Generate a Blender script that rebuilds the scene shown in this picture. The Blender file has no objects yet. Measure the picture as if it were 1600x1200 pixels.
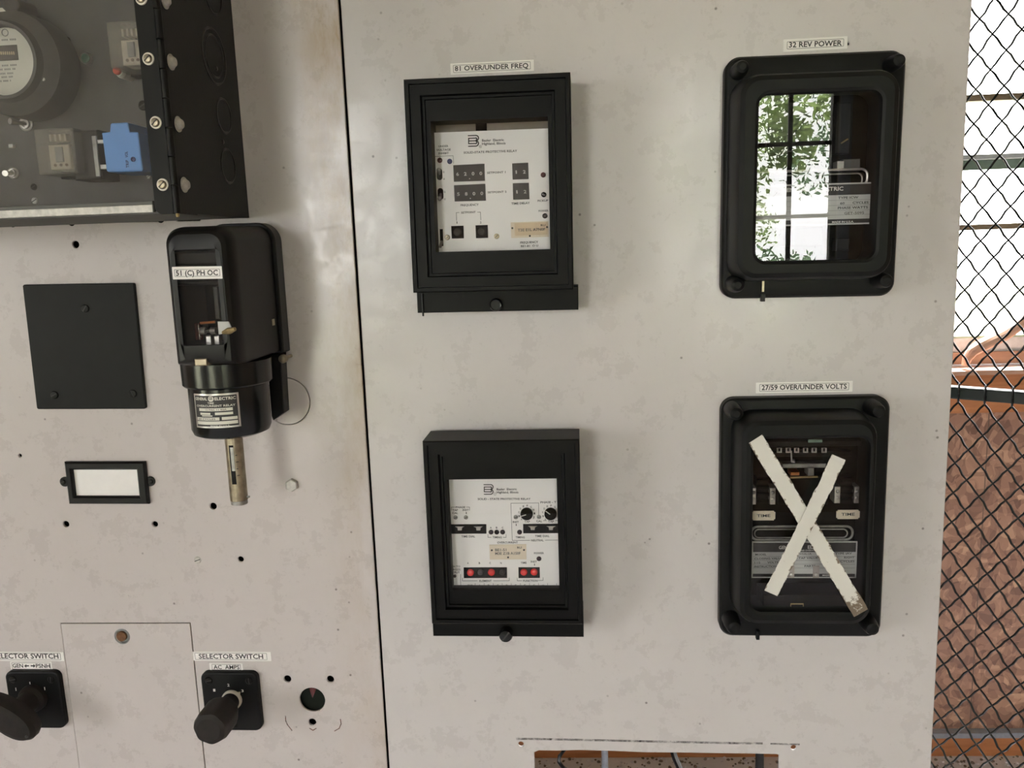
import bpy, bmesh, math, random
from mathutils import Vector, Matrix
random.seed(7)
S = bpy.context.scene
COL = S.collection
PI = math.pi

# ------------------------------------------------------------------ camera
F = 1300.0                                   # focal length in pixels of the 1600x1200 frame
_r = Vector((15000.0, -298.0, -1300.0)).normalized()
_d = Vector((267.0, 7766.0, 1300.0)); _d = (_d - _r*_d.dot(_r)).normalized()
_n = _r.cross(_d).normalized()
CAM = Vector((0.0, -0.80, 1.50))
def _cw(a):                                  # camera axis -> world (X right, Y into the panel, Z up)
    return Vector((_r[a], _n[a], -_d[a]))
CX, CY, CZ = _cw(0), _cw(1), _cw(2)
cam_d = bpy.data.cameras.new('camera'); cam = bpy.data.objects.new('camera', cam_d); COL.objects.link(cam)
cam_d.sensor_width = 36.0; cam_d.lens = 36.0*F/1600.0; cam_d.clip_start = 0.01; cam_d.clip_end = 200
M = Matrix.Identity(4)
for i in range(3):
    M[i][0] = CX[i]; M[i][1] = -CY[i]; M[i][2] = -CZ[i]; M[i][3] = CAM[i]
cam.matrix_world = M
S.camera = cam
def ray(px, py):
    return CX*(px-800.0) + CY*(py-600.0) + CZ*F

# ------------------------------------------------------------------ world, light, exposure
S.view_settings.view_transform = 'Standard'; S.view_settings.look = 'None'
S.view_settings.gamma = 1.0; S.view_settings.use_curve_mapping = False
S.view_settings.exposure = -0.86
W = bpy.data.worlds.new('sky'); S.world = W; W.use_nodes = True
bg = W.node_tree.nodes['Background']
bg.inputs[0].default_value = (1.0, 0.99, 0.985, 1); bg.inputs[1].default_value = 30.0
S.cycles.use_denoising = True
S.cycles.max_bounces = 10; S.cycles.transparent_max_bounces = 16
S.cycles.diffuse_bounces = 5; S.cycles.caustics_reflective = False; S.cycles.caustics_refractive = False
S.cycles.sample_clamp_indirect = 6.0
def portal(name, loc, rot, sx, sy):
    l = bpy.data.lights.new(name, 'AREA'); l.shape = 'RECTANGLE'; l.size = sx; l.size_y = sy
    l.cycles.is_portal = True
    o = bpy.data.objects.new(name, l); o.location = loc; o.rotation_euler = rot; COL.objects.link(o)
RX0, RX1, RYB, CEIL = -2.7, 3.3, -4.0, 2.9      # room
BW = (0.40, 1.38, 0.83, 2.37)                   # back window x0,x1,z0,z1
BW2 = (-1.88, -0.95, 0.45, 2.37)                # second back window, unseen, added to spread the light
LW = (-2.5, -1.5, 0.75, 2.0)                    # left window y0,y1,z0,z1
portal('daylight_portal_back', ((BW[0]+BW[1])/2, RYB-0.06, (BW[2]+BW[3])/2), (PI/2, 0, PI), BW[1]-BW[0], BW[3]-BW[2])
portal('daylight_portal_back', ((BW2[0]+BW2[1])/2, RYB-0.06, (BW2[2]+BW2[3])/2), (PI/2, 0, PI), BW2[1]-BW2[0], BW2[3]-BW2[2])
sun_d = bpy.data.lights.new('sun', 'SUN'); sun_d.energy = 210.0; sun_d.angle = 0.02; sun_d.color = (1.0, 0.97, 0.92)
sun = bpy.data.objects.new('sun', sun_d); COL.objects.link(sun)
sun.rotation_euler = Vector((-0.25, -0.45, -1.0)).to_track_quat('-Z', 'Y').to_euler()
portal('daylight_portal_left', (RX0-0.06, (LW[0]+LW[1])/2, (LW[2]+LW[3])/2), (PI/2, 0, PI/2), LW[1]-LW[0], LW[3]-LW[2])

# ------------------------------------------------------------------ materials
MATS = {}
def nodes(name):
    m = bpy.data.materials.new(name); m.use_nodes = True
    nt = m.node_tree; b = nt.nodes['Principled BSDF']
    MATS[name] = m
    return m, nt, b
def N(nt, t, **kw):
    n = nt.nodes.new(t)
    for k, v in kw.items(): setattr(n, k, v)
    return n
def coords(nt, scale=(1, 1, 1)):
    tc = N(nt, 'ShaderNodeTexCoord'); mp = N(nt, 'ShaderNodeMapping')
    mp.inputs['Scale'].default_value = scale
    nt.links.new(tc.outputs['Object'], mp.inputs[0]); return mp.outputs[0]
def noise(nt, co, scale, detail=4, rough=0.55):
    n = N(nt, 'ShaderNodeTexNoise'); n.inputs['Scale'].default_value = scale
    n.inputs['Detail'].default_value = detail; n.inputs['Roughness'].default_value = rough
    nt.links.new(co, n.inputs['Vector']); return n.outputs[0]
def ramp(nt, fac, stops):
    r = N(nt, 'ShaderNodeValToRGB'); e = r.color_ramp.elements
    while len(e) < len(stops): e.new(0.5)
    for k, (p, c) in enumerate(stops):
        e[k].position = p; e[k].color = (c, c, c, 1) if not isinstance(c, tuple) else (*c, 1)
    nt.links.new(fac, r.inputs[0]); return r.outputs[0]
def mix(nt, fac, a, b, mode='MIX'):
    m = N(nt, 'ShaderNodeMix', data_type='RGBA', blend_type=mode)
    for sock, v in ((m.inputs[0], fac), (m.inputs[6], a), (m.inputs[7], b)):
        if isinstance(v, (int, float)): sock.default_value = v
        elif isinstance(v, tuple): sock.default_value = (*v, 1)
        else: nt.links.new(v, sock)
    return m.outputs[2]
def bump(nt, b, h, strength=0.2, dist=0.001):
    n = N(nt, 'ShaderNodeBump'); n.inputs['Strength'].default_value = strength
    n.inputs['Distance'].default_value = dist
    nt.links.new(h, n.inputs['Height']); nt.links.new(n.outputs[0], b.inputs['Normal'])
def simple(name, col, rough=0.5, metal=0.0, var=0.12, vs=60.0, bmp=0.0, spec=0.5, coat=0.0):
    m, nt, b = nodes(name)
    co = coords(nt)
    n = noise(nt, co, vs)
    dark = tuple(c*(1-var) for c in col); lite = tuple(min(1, c*(1+var)) for c in col)
    nt.links.new(ramp(nt, n, [(0.3, dark), (0.7, lite)]), b.inputs['Base Color'])
    b.inputs['Roughness'].default_value = rough; b.inputs['Metallic'].default_value = metal
    b.inputs['Specular IOR Level'].default_value = spec
    b.inputs['Coat Weight'].default_value = coat
    if bmp: bump(nt, b, noise(nt, co, vs*8), bmp, 0.0005)
    return m
def panel_paint(name, base, stain):
    m, nt, b = nodes(name)
    co = coords(nt)
    c = ramp(nt, noise(nt, co, 5.0, 5), [(0.25, tuple(x*0.96 for x in base)), (0.75, tuple(x*1.03 for x in base))])
    c = mix(nt, ramp(nt, noise(nt, co, 14.0, 6, 0.65), [(0.5, 0.0), (0.85, 0.10)]), c, (0.60, 0.50, 0.44))
    # fine specks of dirt and small chips
    v = N(nt, 'ShaderNodeTexVoronoi'); v.inputs['Scale'].default_value = 46.0
    nt.links.new(co, v.inputs['Vector'])
    sp = N(nt, 'ShaderNodeMath', operation='MULTIPLY')
    nt.links.new(ramp(nt, v.outputs['Distance'], [(0.035, 1.0), (0.075, 0.0)]), sp.inputs[0])
    nt.links.new(ramp(nt, noise(nt, co, 9.0, 2), [(0.44, 0.0), (0.56, 0.75)]), sp.inputs[1])
    c = mix(nt, sp.outputs[0], c, (0.10, 0.075, 0.07))
    sm = N(nt, 'ShaderNodeMath', operation='MULTIPLY')
    nt.links.new(ramp(nt, noise(nt, co, 120.0, 3), [(0.60, 0.0), (0.72, 0.28)]), sm.inputs[0])
    nt.links.new(ramp(nt, noise(nt, co, 17.0, 3), [(0.56, 0.0), (0.68, 0.7)]), sm.inputs[1])
    c = mix(nt, sm.outputs[0], c, (0.20, 0.17, 0.15))
    if stain is not None:                    # rusty run along the edge beside the seam
        tc = N(nt, 'ShaderNodeTexCoord'); sx = N(nt, 'ShaderNodeSeparateXYZ')
        nt.links.new(tc.outputs['Object'], sx.inputs[0])
        mr = N(nt, 'ShaderNodeMapRange'); mr.inputs[1].default_value = stain-0.055; mr.inputs[2].default_value = stain-0.006
        nt.links.new(sx.outputs['X'], mr.inputs[0])
        mz = N(nt, 'ShaderNodeMapRange'); mz.inputs[1].default_value = 1.15; mz.inputs[2].default_value = 1.72
        mz.inputs[3].default_value = 0.3; mz.inputs[4].default_value = 1.0
        nt.links.new(sx.outputs['Z'], mz.inputs[0])
        a = N(nt, 'ShaderNodeMath', operation='MULTIPLY'); nt.links.new(mr.outputs[0], a.inputs[0]); nt.links.new(mz.outputs[0], a.inputs[1])
        e = N(nt, 'ShaderNodeMath', operation='MULTIPLY'); nt.links.new(a.outputs[0], e.inputs[0])
        nt.links.new(ramp(nt, noise(nt, coords(nt, (1, 1, 0.35)), 30.0, 5, 0.7), [(0.38, 0.0), (0.66, 0.95)]), e.inputs[1])
        c = mix(nt, e.outputs[0], c, (0.34, 0.23, 0.10))
    nt.links.new(c, b.inputs['Base Color'])
    nt.links.new(ramp(nt, noise(nt, co, 30.0, 8, 0.75), [(0.3, 0.24), (0.7, 0.33)]), b.inputs['Roughness'])
    nt.links.new(ramp(nt, noise(nt, co, 26.0, 9, 0.78), [(0.47, 0.04), (0.60, 0.5)]), b.inputs['Coat Weight'])
    b.inputs['Coat Roughness'].default_value = 0.13
    bump(nt, b, noise(nt, co, 260.0, 2), 0.10, 0.0006)
    return m
def glass(name, haze=0.0, hazecol=(0.4, 0.4, 0.4), rough=0.0, tint=(1, 1, 1)):
    m, nt, b = nodes(name)
    nt.nodes.remove(b); out = nt.nodes['Material Output']
    lw = N(nt, 'ShaderNodeLayerWeight'); lw.inputs['Blend'].default_value = 0.5
    pw = N(nt, 'ShaderNodeMath', operation='POWER'); pw.inputs[1].default_value = 5.0
    nt.links.new(lw.outputs['Facing'], pw.inputs[0])
    ma = N(nt, 'ShaderNodeMath', operation='MULTIPLY_ADD'); ma.inputs[1].default_value = 0.96; ma.inputs[2].default_value = 0.04
    nt.links.new(pw.outputs[0], ma.inputs[0])
    tr = N(nt, 'ShaderNodeBsdfTransparent'); tr.inputs[0].default_value = (*tint, 1)
    gl = N(nt, 'ShaderNodeBsdfGlossy'); gl.inputs['Roughness'].default_value = rough
    mx = N(nt, 'ShaderNodeMixShader'); nt.links.new(ma.outputs[0], mx.inputs[0])
    nt.links.new(tr.outputs[0], mx.inputs[1]); nt.links.new(gl.outputs[0], mx.inputs[2])
    last = mx.outputs[0]
    if haze:
        df = N(nt, 'ShaderNodeBsdfDiffuse'); df.inputs[0].default_value = (*hazecol, 1)
        m2 = N(nt, 'ShaderNodeMixShader')
        co = coords(nt)
        nt.links.new(ramp(nt, noise(nt, co, 12.0, 5), [(0.3, haze*0.7), (0.7, haze*1.3)]), m2.inputs[0])
        nt.links.new(last, m2.inputs[1]); nt.links.new(df.outputs[0], m2.inputs[2]); last = m2.outputs[0]
    nt.links.new(last, out.inputs[0])
    return m
def wood(name, c1, c2, scale=(2, 2, 14), rough=0.55):
    m, nt, b = nodes(name)
    n = noise(nt, coords(nt, scale), 3.0, 6, 0.6)
    nt.links.new(ramp(nt, n, [(0.3, c1), (0.7, c2)]), b.inputs['Base Color'])
    b.inputs['Roughness'].default_value = rough
    return m
def flakeboard(name):
    m, nt, b = nodes(name)
    co = coords(nt)
    nz = N(nt, 'ShaderNodeTexNoise'); nz.inputs['Scale'].default_value = 9.0; nt.links.new(co, nz.inputs['Vector'])
    wv = N(nt, 'ShaderNodeVectorMath', operation='MULTIPLY_ADD'); wv.inputs[1].default_value = (0.12, 0.12, 0.12)
    nt.links.new(nz.outputs['Color'], wv.inputs[0]); nt.links.new(co, wv.inputs[2])
    cols = []
    for sc, st in ((24.0, (1, 1, 1.7)), (36.0, (1.8, 1, 0.9))):
        mp = N(nt, 'ShaderNodeMapping'); mp.inputs['Scale'].default_value = st; nt.links.new(wv.outputs[0], mp.inputs[0])
        v = N(nt, 'ShaderNodeTexVoronoi'); v.inputs['Scale'].default_value = sc; nt.links.new(mp.outputs[0], v.inputs['Vector'])
        sx = N(nt, 'ShaderNodeSeparateXYZ'); nt.links.new(v.outputs['Color'], sx.inputs[0])
        cols.append(sx.outputs[0])
    a = N(nt, 'ShaderNodeMath', operation='MULTIPLY_ADD'); a.inputs[1].default_value = 0.5; a.inputs[2].default_value = 0.0
    nt.links.new(cols[0], a.inputs[0])
    a2 = N(nt, 'ShaderNodeMath', operation='MULTIPLY_ADD'); a2.inputs[1].default_value = 0.5
    nt.links.new(cols[1], a2.inputs[0]); nt.links.new(a.outputs[0], a2.inputs[2])
    c = ramp(nt, a2.outputs[0], [(0.1, (0.15, 0.075, 0.05)), (0.45, (0.30, 0.165, 0.115)), (0.75, (0.42, 0.245, 0.17)), (1.0, (0.62, 0.40, 0.27))])
    nt.links.new(c, b.inputs['Base Color']); b.inputs['Roughness'].default_value = 0.6
    return m
def worn_tape(name):
    m, nt, b = nodes(name)
    co = coords(nt)
    tc = N(nt, 'ShaderNodeTexCoord'); sx = N(nt, 'ShaderNodeSeparateXYZ'); nt.links.new(tc.outputs['Object'], sx.inputs[0])
    ab = N(nt, 'ShaderNodeMath', operation='ABSOLUTE'); nt.links.new(sx.outputs['X'], ab.inputs[0])
    edge = ramp(nt, ab.outputs[0], [(0.0054, 0.0), (0.0074, 0.30)])
    ad = N(nt, 'ShaderNodeMath', operation='ADD'); nt.links.new(noise(nt, co, 220.0, 5, 0.7), ad.inputs[0]); nt.links.new(edge, ad.inputs[1])
    lo = N(nt, 'ShaderNodeMapRange'); lo.inputs[1].default_value = -0.088; lo.inputs[2].default_value = -0.074
    lo.inputs[3].default_value = 0.30; lo.inputs[4].default_value = 0.0
    nt.links.new(sx.outputs['Z'], lo.inputs[0])
    ad2 = N(nt, 'ShaderNodeMath', operation='ADD'); nt.links.new(ad.outputs[0], ad2.inputs[0]); nt.links.new(lo.outputs[0], ad2.inputs[1])
    c = ramp(nt, ad2.outputs[0], [(0.70, (0.72, 0.70, 0.64)), (0.80, (0.16, 0.12, 0.08))])
    nt.links.new(c, b.inputs['Base Color']); b.inputs['Roughness'].default_value = 0.4
    bump(nt, b, noise(nt, co, 90.0, 3), 0.3, 0.0008)
    return m
# seam position is needed by the stain on the left panel
def plane_hit(px, py, w=0.0):
    d = ray(px, py); t = (-w - CAM.y)/d.y
    return CAM + d*t
XSL = plane_hit(566.5, 600).x; XSR = plane_hit(570.0, 600).x; XR = plane_hit(1487, 600).x
panel_paint('grey_panel_paint', (0.585, 0.535, 0.52), XSL)
panel_paint('pale_panel_paint', (0.615, 0.58, 0.57), None)
simple('black_enamel', (0.0045, 0.0045, 0.0042), 0.38, bmp=0.1, spec=0.25)
simple('black_moulded', (0.004, 0.004, 0.0038), 0.4, bmp=0.12, spec=0.10)
simple('black_steel', (0.005, 0.0048, 0.0042), 0.42, bmp=0.15, spec=0.14)
simple('black_gloss', (0.004, 0.005, 0.005), 0.22, spec=0.35)
simple('charcoal_cast', (0.006, 0.0063, 0.0062), 0.42, bmp=0.15, spec=0.13)
simple('soft_black', (0.006, 0.006, 0.006), 0.8, spec=0.2)
simple('dark_void', (0.010, 0.010, 0.009), 0.95, spec=0.0)
simple('liner_grey', (0.02, 0.021, 0.019), 0.9)
simple('instrument_grey', (0.085, 0.083, 0.078), 0.6, var=0.1)
simple('chassis_tan', (0.26, 0.22, 0.18), 0.5)
simple('face_white', (0.90, 0.875, 0.86), 0.4, var=0.03, vs=8)
simple('label_white', (0.92, 0.89, 0.86), 0.45, var=0.03)
simple('print_black', (0.02, 0.018, 0.018), 0.6)
simple('print_grey', (0.12, 0.11, 0.10), 0.6)
simple('print_white', (0.75, 0.74, 0.70), 0.5)
simple('tan_paper', (0.70, 0.55, 0.38), 0.6, var=0.08)
simple('cream', (0.78, 0.68, 0.55), 0.45, var=0.06)
simple('ivory', (0.75, 0.70, 0.60), 0.4)
simple('bright_metal', (0.62, 0.60, 0.57), 0.32, metal=0.9, var=0.2)
simple('dull_metal', (0.36, 0.35, 0.33), 0.45, metal=0.7, var=0.25, vs=120)
simple('matte_zinc', (0.52, 0.50, 0.46), 0.5, metal=0.3, var=0.2, vs=200)
simple('brass', (0.42, 0.32, 0.16), 0.4, metal=0.85, var=0.3)
simple('aged_brass', (0.34, 0.29, 0.21), 0.35, metal=0.8, var=0.35, vs=90)
simple('copper', (0.55, 0.20, 0.08), 0.35, metal=0.8)
simple('rust', (0.13, 0.06, 0.025), 0.85, var=0.4, vs=300)
simple('ring_grey', (0.20, 0.20, 0.20), 0.5)
simple('blue_plastic', (0.13, 0.33, 0.78), 0.4, var=0.03)
simple('navy_lens', (0.03, 0.035, 0.13), 0.25)
simple('maroon_lens', (0.09, 0.02, 0.02), 0.25)
simple('dark_lens', (0.025, 0.012, 0.016), 0.25)
simple('green_lens', (0.01, 0.09, 0.05), 0.3)
simple('red_lens', (0.75, 0.03, 0.03), 0.2)
simple('red_paint', (0.45, 0.04, 0.02), 0.4)
simple('lever_grey', (0.30, 0.29, 0.28), 0.4, metal=0.4)
simple('dial_card', (0.74, 0.72, 0.64), 0.5, var=0.03)
simple('rubber', (0.013, 0.010, 0.0085), 0.6, spec=0.25, bmp=0.3, var=0.3, vs=90)
simple('dark_green', (0.010, 0.013, 0.010), 0.7, spec=0.1)
simple('dark_wheel', (0.035, 0.031, 0.028), 0.5)
simple('plate_grey', (0.50, 0.50, 0.49), 0.45, var=0.06)
simple('plate_pink', (0.42, 0.36, 0.34), 0.4)
simple('fence_vinyl', (0.004, 0.005, 0.004), 0.4, spec=0.15)
simple('rail_green', (0.006, 0.012, 0.009), 0.3, spec=0.4)
simple('pale_sash', (0.42, 0.47, 0.52), 0.5)
simple('green_trim', (0.18, 0.27, 0.22), 0.6)
simple('brown_muntin', (0.14, 0.11, 0.07), 0.6)
simple('dark_muntin', (0.05, 0.045, 0.04), 0.6)
simple('pale_trim', (0.30, 0.33, 0.40), 0.5)
simple('concrete', (0.60, 0.58, 0.66), 0.85, var=0.25, vs=25, bmp=0.6)
simple('room_wall', (0.30, 0.22, 0.16), 0.8, var=0.25, vs=4)
simple('ceiling_board', (0.42, 0.38, 0.32), 0.8, var=0.1, vs=4)
simple('floor_board', (0.62, 0.60, 0.65), 0.75, var=0.15, vs=6)
simple('debris', (0.16, 0.13, 0.11), 0.9, var=0.6, vs=60)
simple('pipe_grey', (0.33, 0.38, 0.45), 0.5)
simple('bark', (0.12, 0.09, 0.06), 0.9)
simple('leaf', (0.26, 0.36, 0.12), 0.6, var=0.6, vs=1.2)
simple('leaf_dark', (0.12, 0.20, 0.10), 0.6, var=0.6, vs=1.2)
simple('grass', (0.30, 0.31, 0.21), 0.9, var=0.4, vs=0.6)
wood('orange_wood', (0.33, 0.12, 0.045), (0.52, 0.22, 0.09))
wood('dark_wood', (0.10, 0.06, 0.04), (0.16, 0.10, 0.07))
wood('handle_wood', (0.42, 0.24, 0.17), (0.60, 0.38, 0.28))
flakeboard('strand_board')
worn_tape('worn_white_tape')
glass('clear_glass'); glass('dusty_acrylic', 0.075, (0.42, 0.39, 0.36), 0.02)
glass('clear_plastic', 0.20, (0.6, 0.57, 0.5), 0.05)
glass('tinted_window', 0.03, (0.3, 0.3, 0.3))
# a faint, broken pencil-like mark
m, nt, b = nodes('graphite_mark')
b.inputs['Base Color'].default_value = (0.22, 0.20, 0.20, 1); b.inputs['Roughness'].default_value = 0.7
nt.links.new(ramp(nt, noise(nt, coords(nt), 110.0, 6, 0.8), [(0.38, 0.0), (0.75, 0.7)]), b.inputs['Alpha'])
m, nt, b = nodes('stain_mark')
b.inputs['Base Color'].default_value = (0.20, 0.08, 0.05, 1); b.inputs['Roughness'].default_value = 0.7
nt.links.new(ramp(nt, noise(nt, coords(nt), 300.0, 4, 0.7), [(0.36, 0.0), (0.55, 0.95)]), b.inputs['Alpha'])

# ------------------------------------------------------------------ text meshes
_tc = {}
def text_data(s):
    if s in _tc: return _tc[s]
    cu = bpy.data.curves.new('t', 'FONT'); cu.body = s; cu.resolution_u = 2; cu.size = 1.0; cu.offset = 0.02
    o = bpy.data.objects.new('t', cu); COL.objects.link(o)
    dg = bpy.context.evaluated_depsgraph_get()
    me = bpy.data.meshes.new_from_object(o.evaluated_get(dg))
    vs = [tuple(v.co) for v in me.vertices]; fs = [tuple(p.vertices) for p in me.polygons]
    bpy.data.objects.remove(o); bpy.data.meshes.remove(me); bpy.data.curves.remove(cu)
    x0 = min(v[0] for v in vs); x1 = max(v[0] for v in vs)
    _tc[s] = (vs, fs, x0, x1); return _tc[s]
CAPH = max(v[1] for v in text_data('H')[0])

# ------------------------------------------------------------------ mesh builder (u right, v up, w outward)
def rrect(u0, u1, v0, v1, r=0.0, n=6):
    rs = r if isinstance(r, (tuple, list)) else (r, r, r, r)      # bottom-left, bottom-right, top-right, top-left
    pts = []
    for (cu, cv, a0, rr) in ((u0, v0, PI, rs[0]), (u1, v0, 1.5*PI, rs[1]), (u1, v1, 0, rs[2]), (u0, v1, PI/2, rs[3])):
        rr = max(rr, 1e-6)
        ox = cu + (rr if cu == u0 else -rr); oy = cv + (rr if cv == v0 else -rr)
        for k in range(n+1):
            a = a0 + PI/2*k/n
            pts.append((ox+rr*math.cos(a), oy+rr*math.sin(a)))
    return pts
def circle(u, v, r, n=28, rv=None):
    rv = r if rv is None else rv
    return [(u+r*math.cos(2*PI*k/n), v+rv*math.sin(2*PI*k/n)) for k in range(n)]
def inset(pts, d):
    n = len(pts); out = []
    for i in range(n):
        p, q, s = Vector(pts[i-1]), Vector(pts[i]), Vector(pts[(i+1) % n])
        a = (q-p); b_ = (s-q)
        if a.length < 1e-9: a = b_
        if b_.length < 1e-9: b_ = a
        a.normalize(); b_.normalize()
        na, nb = Vector((-a.y, a.x)), Vector((-b_.y, b_.x))
        m_ = na+nb
        if m_.length < 1e-6: m_ = na
        m_.normalize(); k = d/max(0.35, m_.dot(na))
        out.append((q.x+m_.x*k, q.y+m_.y*k))
    return out
class B:
    def __init__(s): s.V = []; s.Fc = []; s.Mi = []; s.ms = []
    def mi(s, m):
        if m not in s.ms: s.ms.append(m)
        return s.ms.index(m)
    def add(s, vs, fs, m):
        k = len(s.V); i = s.mi(m); s.V += [tuple(v) for v in vs]
        for f in fs: s.Fc.append(tuple(k+a for a in f)); s.Mi.append(i)
        return s
    def loft(s, rings, m, cap0=True, cap1=True):
        n = len(rings[0]); vs = [v for r in rings for v in r]; fs = []
        for j in range(len(rings)-1):
            for i in range(n):
                a = j*n+i; b_ = j*n+(i+1) % n
                fs.append((a, b_, b_+n, a+n))
        if cap0: fs.append(tuple(range(n))[::-1])
        if cap1: fs.append(tuple(range((len(rings)-1)*n, len(rings)*n)))
        return s.add(vs, fs, m)
    def stack(s, seq, m, cap0=True, cap1=True):            # seq of (pts2d, w)
        return s.loft([[(p[0], p[1], w) for p in pts] for pts, w in seq], m, cap0, cap1)
    def prism(s, pts, w0, w1, m, bev=0.0):
        if bev: return s.stack([(pts, w0), (pts, w1-bev), (inset(pts, bev*0.3), w1-bev*0.3), (inset(pts, bev), w1)], m)
        return s.stack([(pts, w0), (pts, w1)], m)
    def box(s, u0, u1, v0, v1, w0, w1, m, bev=0.0):
        return s.prism([(u0, v0), (u1, v0), (u1, v1), (u0, v1)], w0, w1, m, bev)
    def frame(s, outer, inner, w0, w1, m, bev=0.0):
        if bev:
            return s.loft([[(p[0], p[1], w) for p in q] for q, w in
                ((inner, w0), (outer, w0), (outer, w1-bev), (inset(outer, bev), w1), (inset(inner, -bev), w1), (inner, w1-bev), (inner, w0))], m, False, False)
        return s.loft([[(p[0], p[1], w) for p in q] for q, w in ((inner, w0), (outer, w0), (outer, w1), (inner, w1), (inner, w0))], m, False, False)
    def cyl(s, u, v, r, w0, w1, m, bev=0.0, n=24):
        return s.prism(circle(u, v, r, n), w0, w1, m, bev)
    def lathe(s, u, v, prof, m, n=28):                     # axis outward, prof (r, w)
        return s.stack([(circle(u, v, max(r, 1e-5), n), w) for r, w in prof], m)
    def lathe_v(s, u, w, prof, m, n=48):                   # vertical axis, prof (r, v) from the bottom up
        return s.loft([[(u+r*math.cos(2*PI*k/n), v, w-r*math.sin(2*PI*k/n)) for k in range(n)] for r, v in prof], m)
    def tube(s, pts, r, m, n=8, caps=True, rs=None):
        P_ = [Vector(p) for p in pts]; rings = []; up = None
        for i, p in enumerate(P_):
            t = (P_[min(i+1, len(P_)-1)] - P_[max(i-1, 0)])
            t = t.normalized() if t.length > 1e-9 else Vector((0, 1, 0))
            if up is None:
                up = Vector((0, 0, 1)) if abs(t.z) < 0.9 else Vector((1, 0, 0))
            a = (up - t*up.dot(t)).normalized(); up = a; c = t.cross(a)
            rr = rs[i] if rs else r
            rings.append([tuple(p + a*rr*math.cos(2*PI*k/n) + c*rr*math.sin(2*PI*k/n)) for k in range(n)])
        return s.loft(rings, m, caps, caps)
    def line(s, pts, width, w, m, th=0.0002):              # flat printed line
        th = th + 0.00012
        P_ = [Vector(p) for p in pts]
        for a, c in zip(P_, P_[1:]):
            d = (c-a)
            if d.length < 1e-9: continue
            d.normalize(); nn = Vector((-d.y, d.x))*width/2; e = d*width/2
            q = [a-e-nn, c+e-nn, c+e+nn, a-e+nn]
            s.prism([(x.x, x.y) for x in q], w, w+th, m)
        return s
    def text(s, txt, a, c, h, w, m, fn=None):              # a, c: baseline ends in (u, v); h: cap height
        w = w + 0.00012
        vs, fs, x0, x1 = text_data(txt)
        a = Vector(a); c = Vector(c); d = c-a; L = d.length; d.normalize(); nn = Vector((-d.y, d.x))
        sx = L/(x1-x0); sy = h/CAPH; out = []
        for x, y, _ in vs:
            p = a + d*((x-x0)*sx) + nn*(y*sy)
            out.append(fn(p.x, p.y, w) if fn else (p.x, p.y, w))
        return s.add(out, fs, m)
    def sheet(s, outer, holes, w0, w1, m, bev=0.0):        # flat sheet with holes of any shape
        cu = bpy.data.curves.new('s', 'CURVE'); cu.dimensions = '2D'; cu.fill_mode = 'BOTH'
        cu.extrude = (w1-w0)/2 - bev; cu.bevel_depth = bev; cu.bevel_resolution = 2; cu.offset = -bev
        for pts in [outer]+holes:
            sp = cu.splines.new('POLY'); sp.points.add(len(pts)-1)
            for k, p in enumerate(pts): sp.points[k].co = (p[0], p[1], 0, 1)
            sp.use_cyclic_u = True
        o = bpy.data.objects.new('s', cu); COL.objects.link(o)
        me = bpy.data.meshes.new_from_object(o.evaluated_get(bpy.context.evaluated_depsgraph_get()))
        wm = (w0+w1)/2
        s.add([(v.co.x, v.co.y, v.co.z+wm) for v in me.vertices], [tuple(p.vertices) for p in me.polygons], m)
        bpy.data.objects.remove(o); bpy.data.meshes.remove(me); bpy.data.curves.remove(cu)
        return s
    def build(s, name, parent=None, label=None, fix=True, flat=False):
        me = bpy.data.meshes.new(name)
        me.from_pydata([(u, -w, v) for u, v, w in s.V], [], s.Fc)
        for m_ in s.ms: me.materials.append(MATS[m_])
        me.polygons.foreach_set('material_index', s.Mi)
        if fix:
            bm = bmesh.new(); bm.from_mesh(me); bmesh.ops.remove_doubles(bm, verts=bm.verts, dist=1e-7)
            bmesh.ops.recalc_face_normals(bm, faces=bm.faces); bm.to_mesh(me); bm.free()
        if flat: me.shade_flat()
        else: me.shade_smooth(); me.set_sharp_from_angle(angle=math.radians(22)); me.update()
        o = bpy.data.objects.new(name, me); COL.objects.link(o)
        if parent is not None: o.parent = parent.e if isinstance(parent, Thing) else parent
        if label: o['label'] = label
        return o
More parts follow.
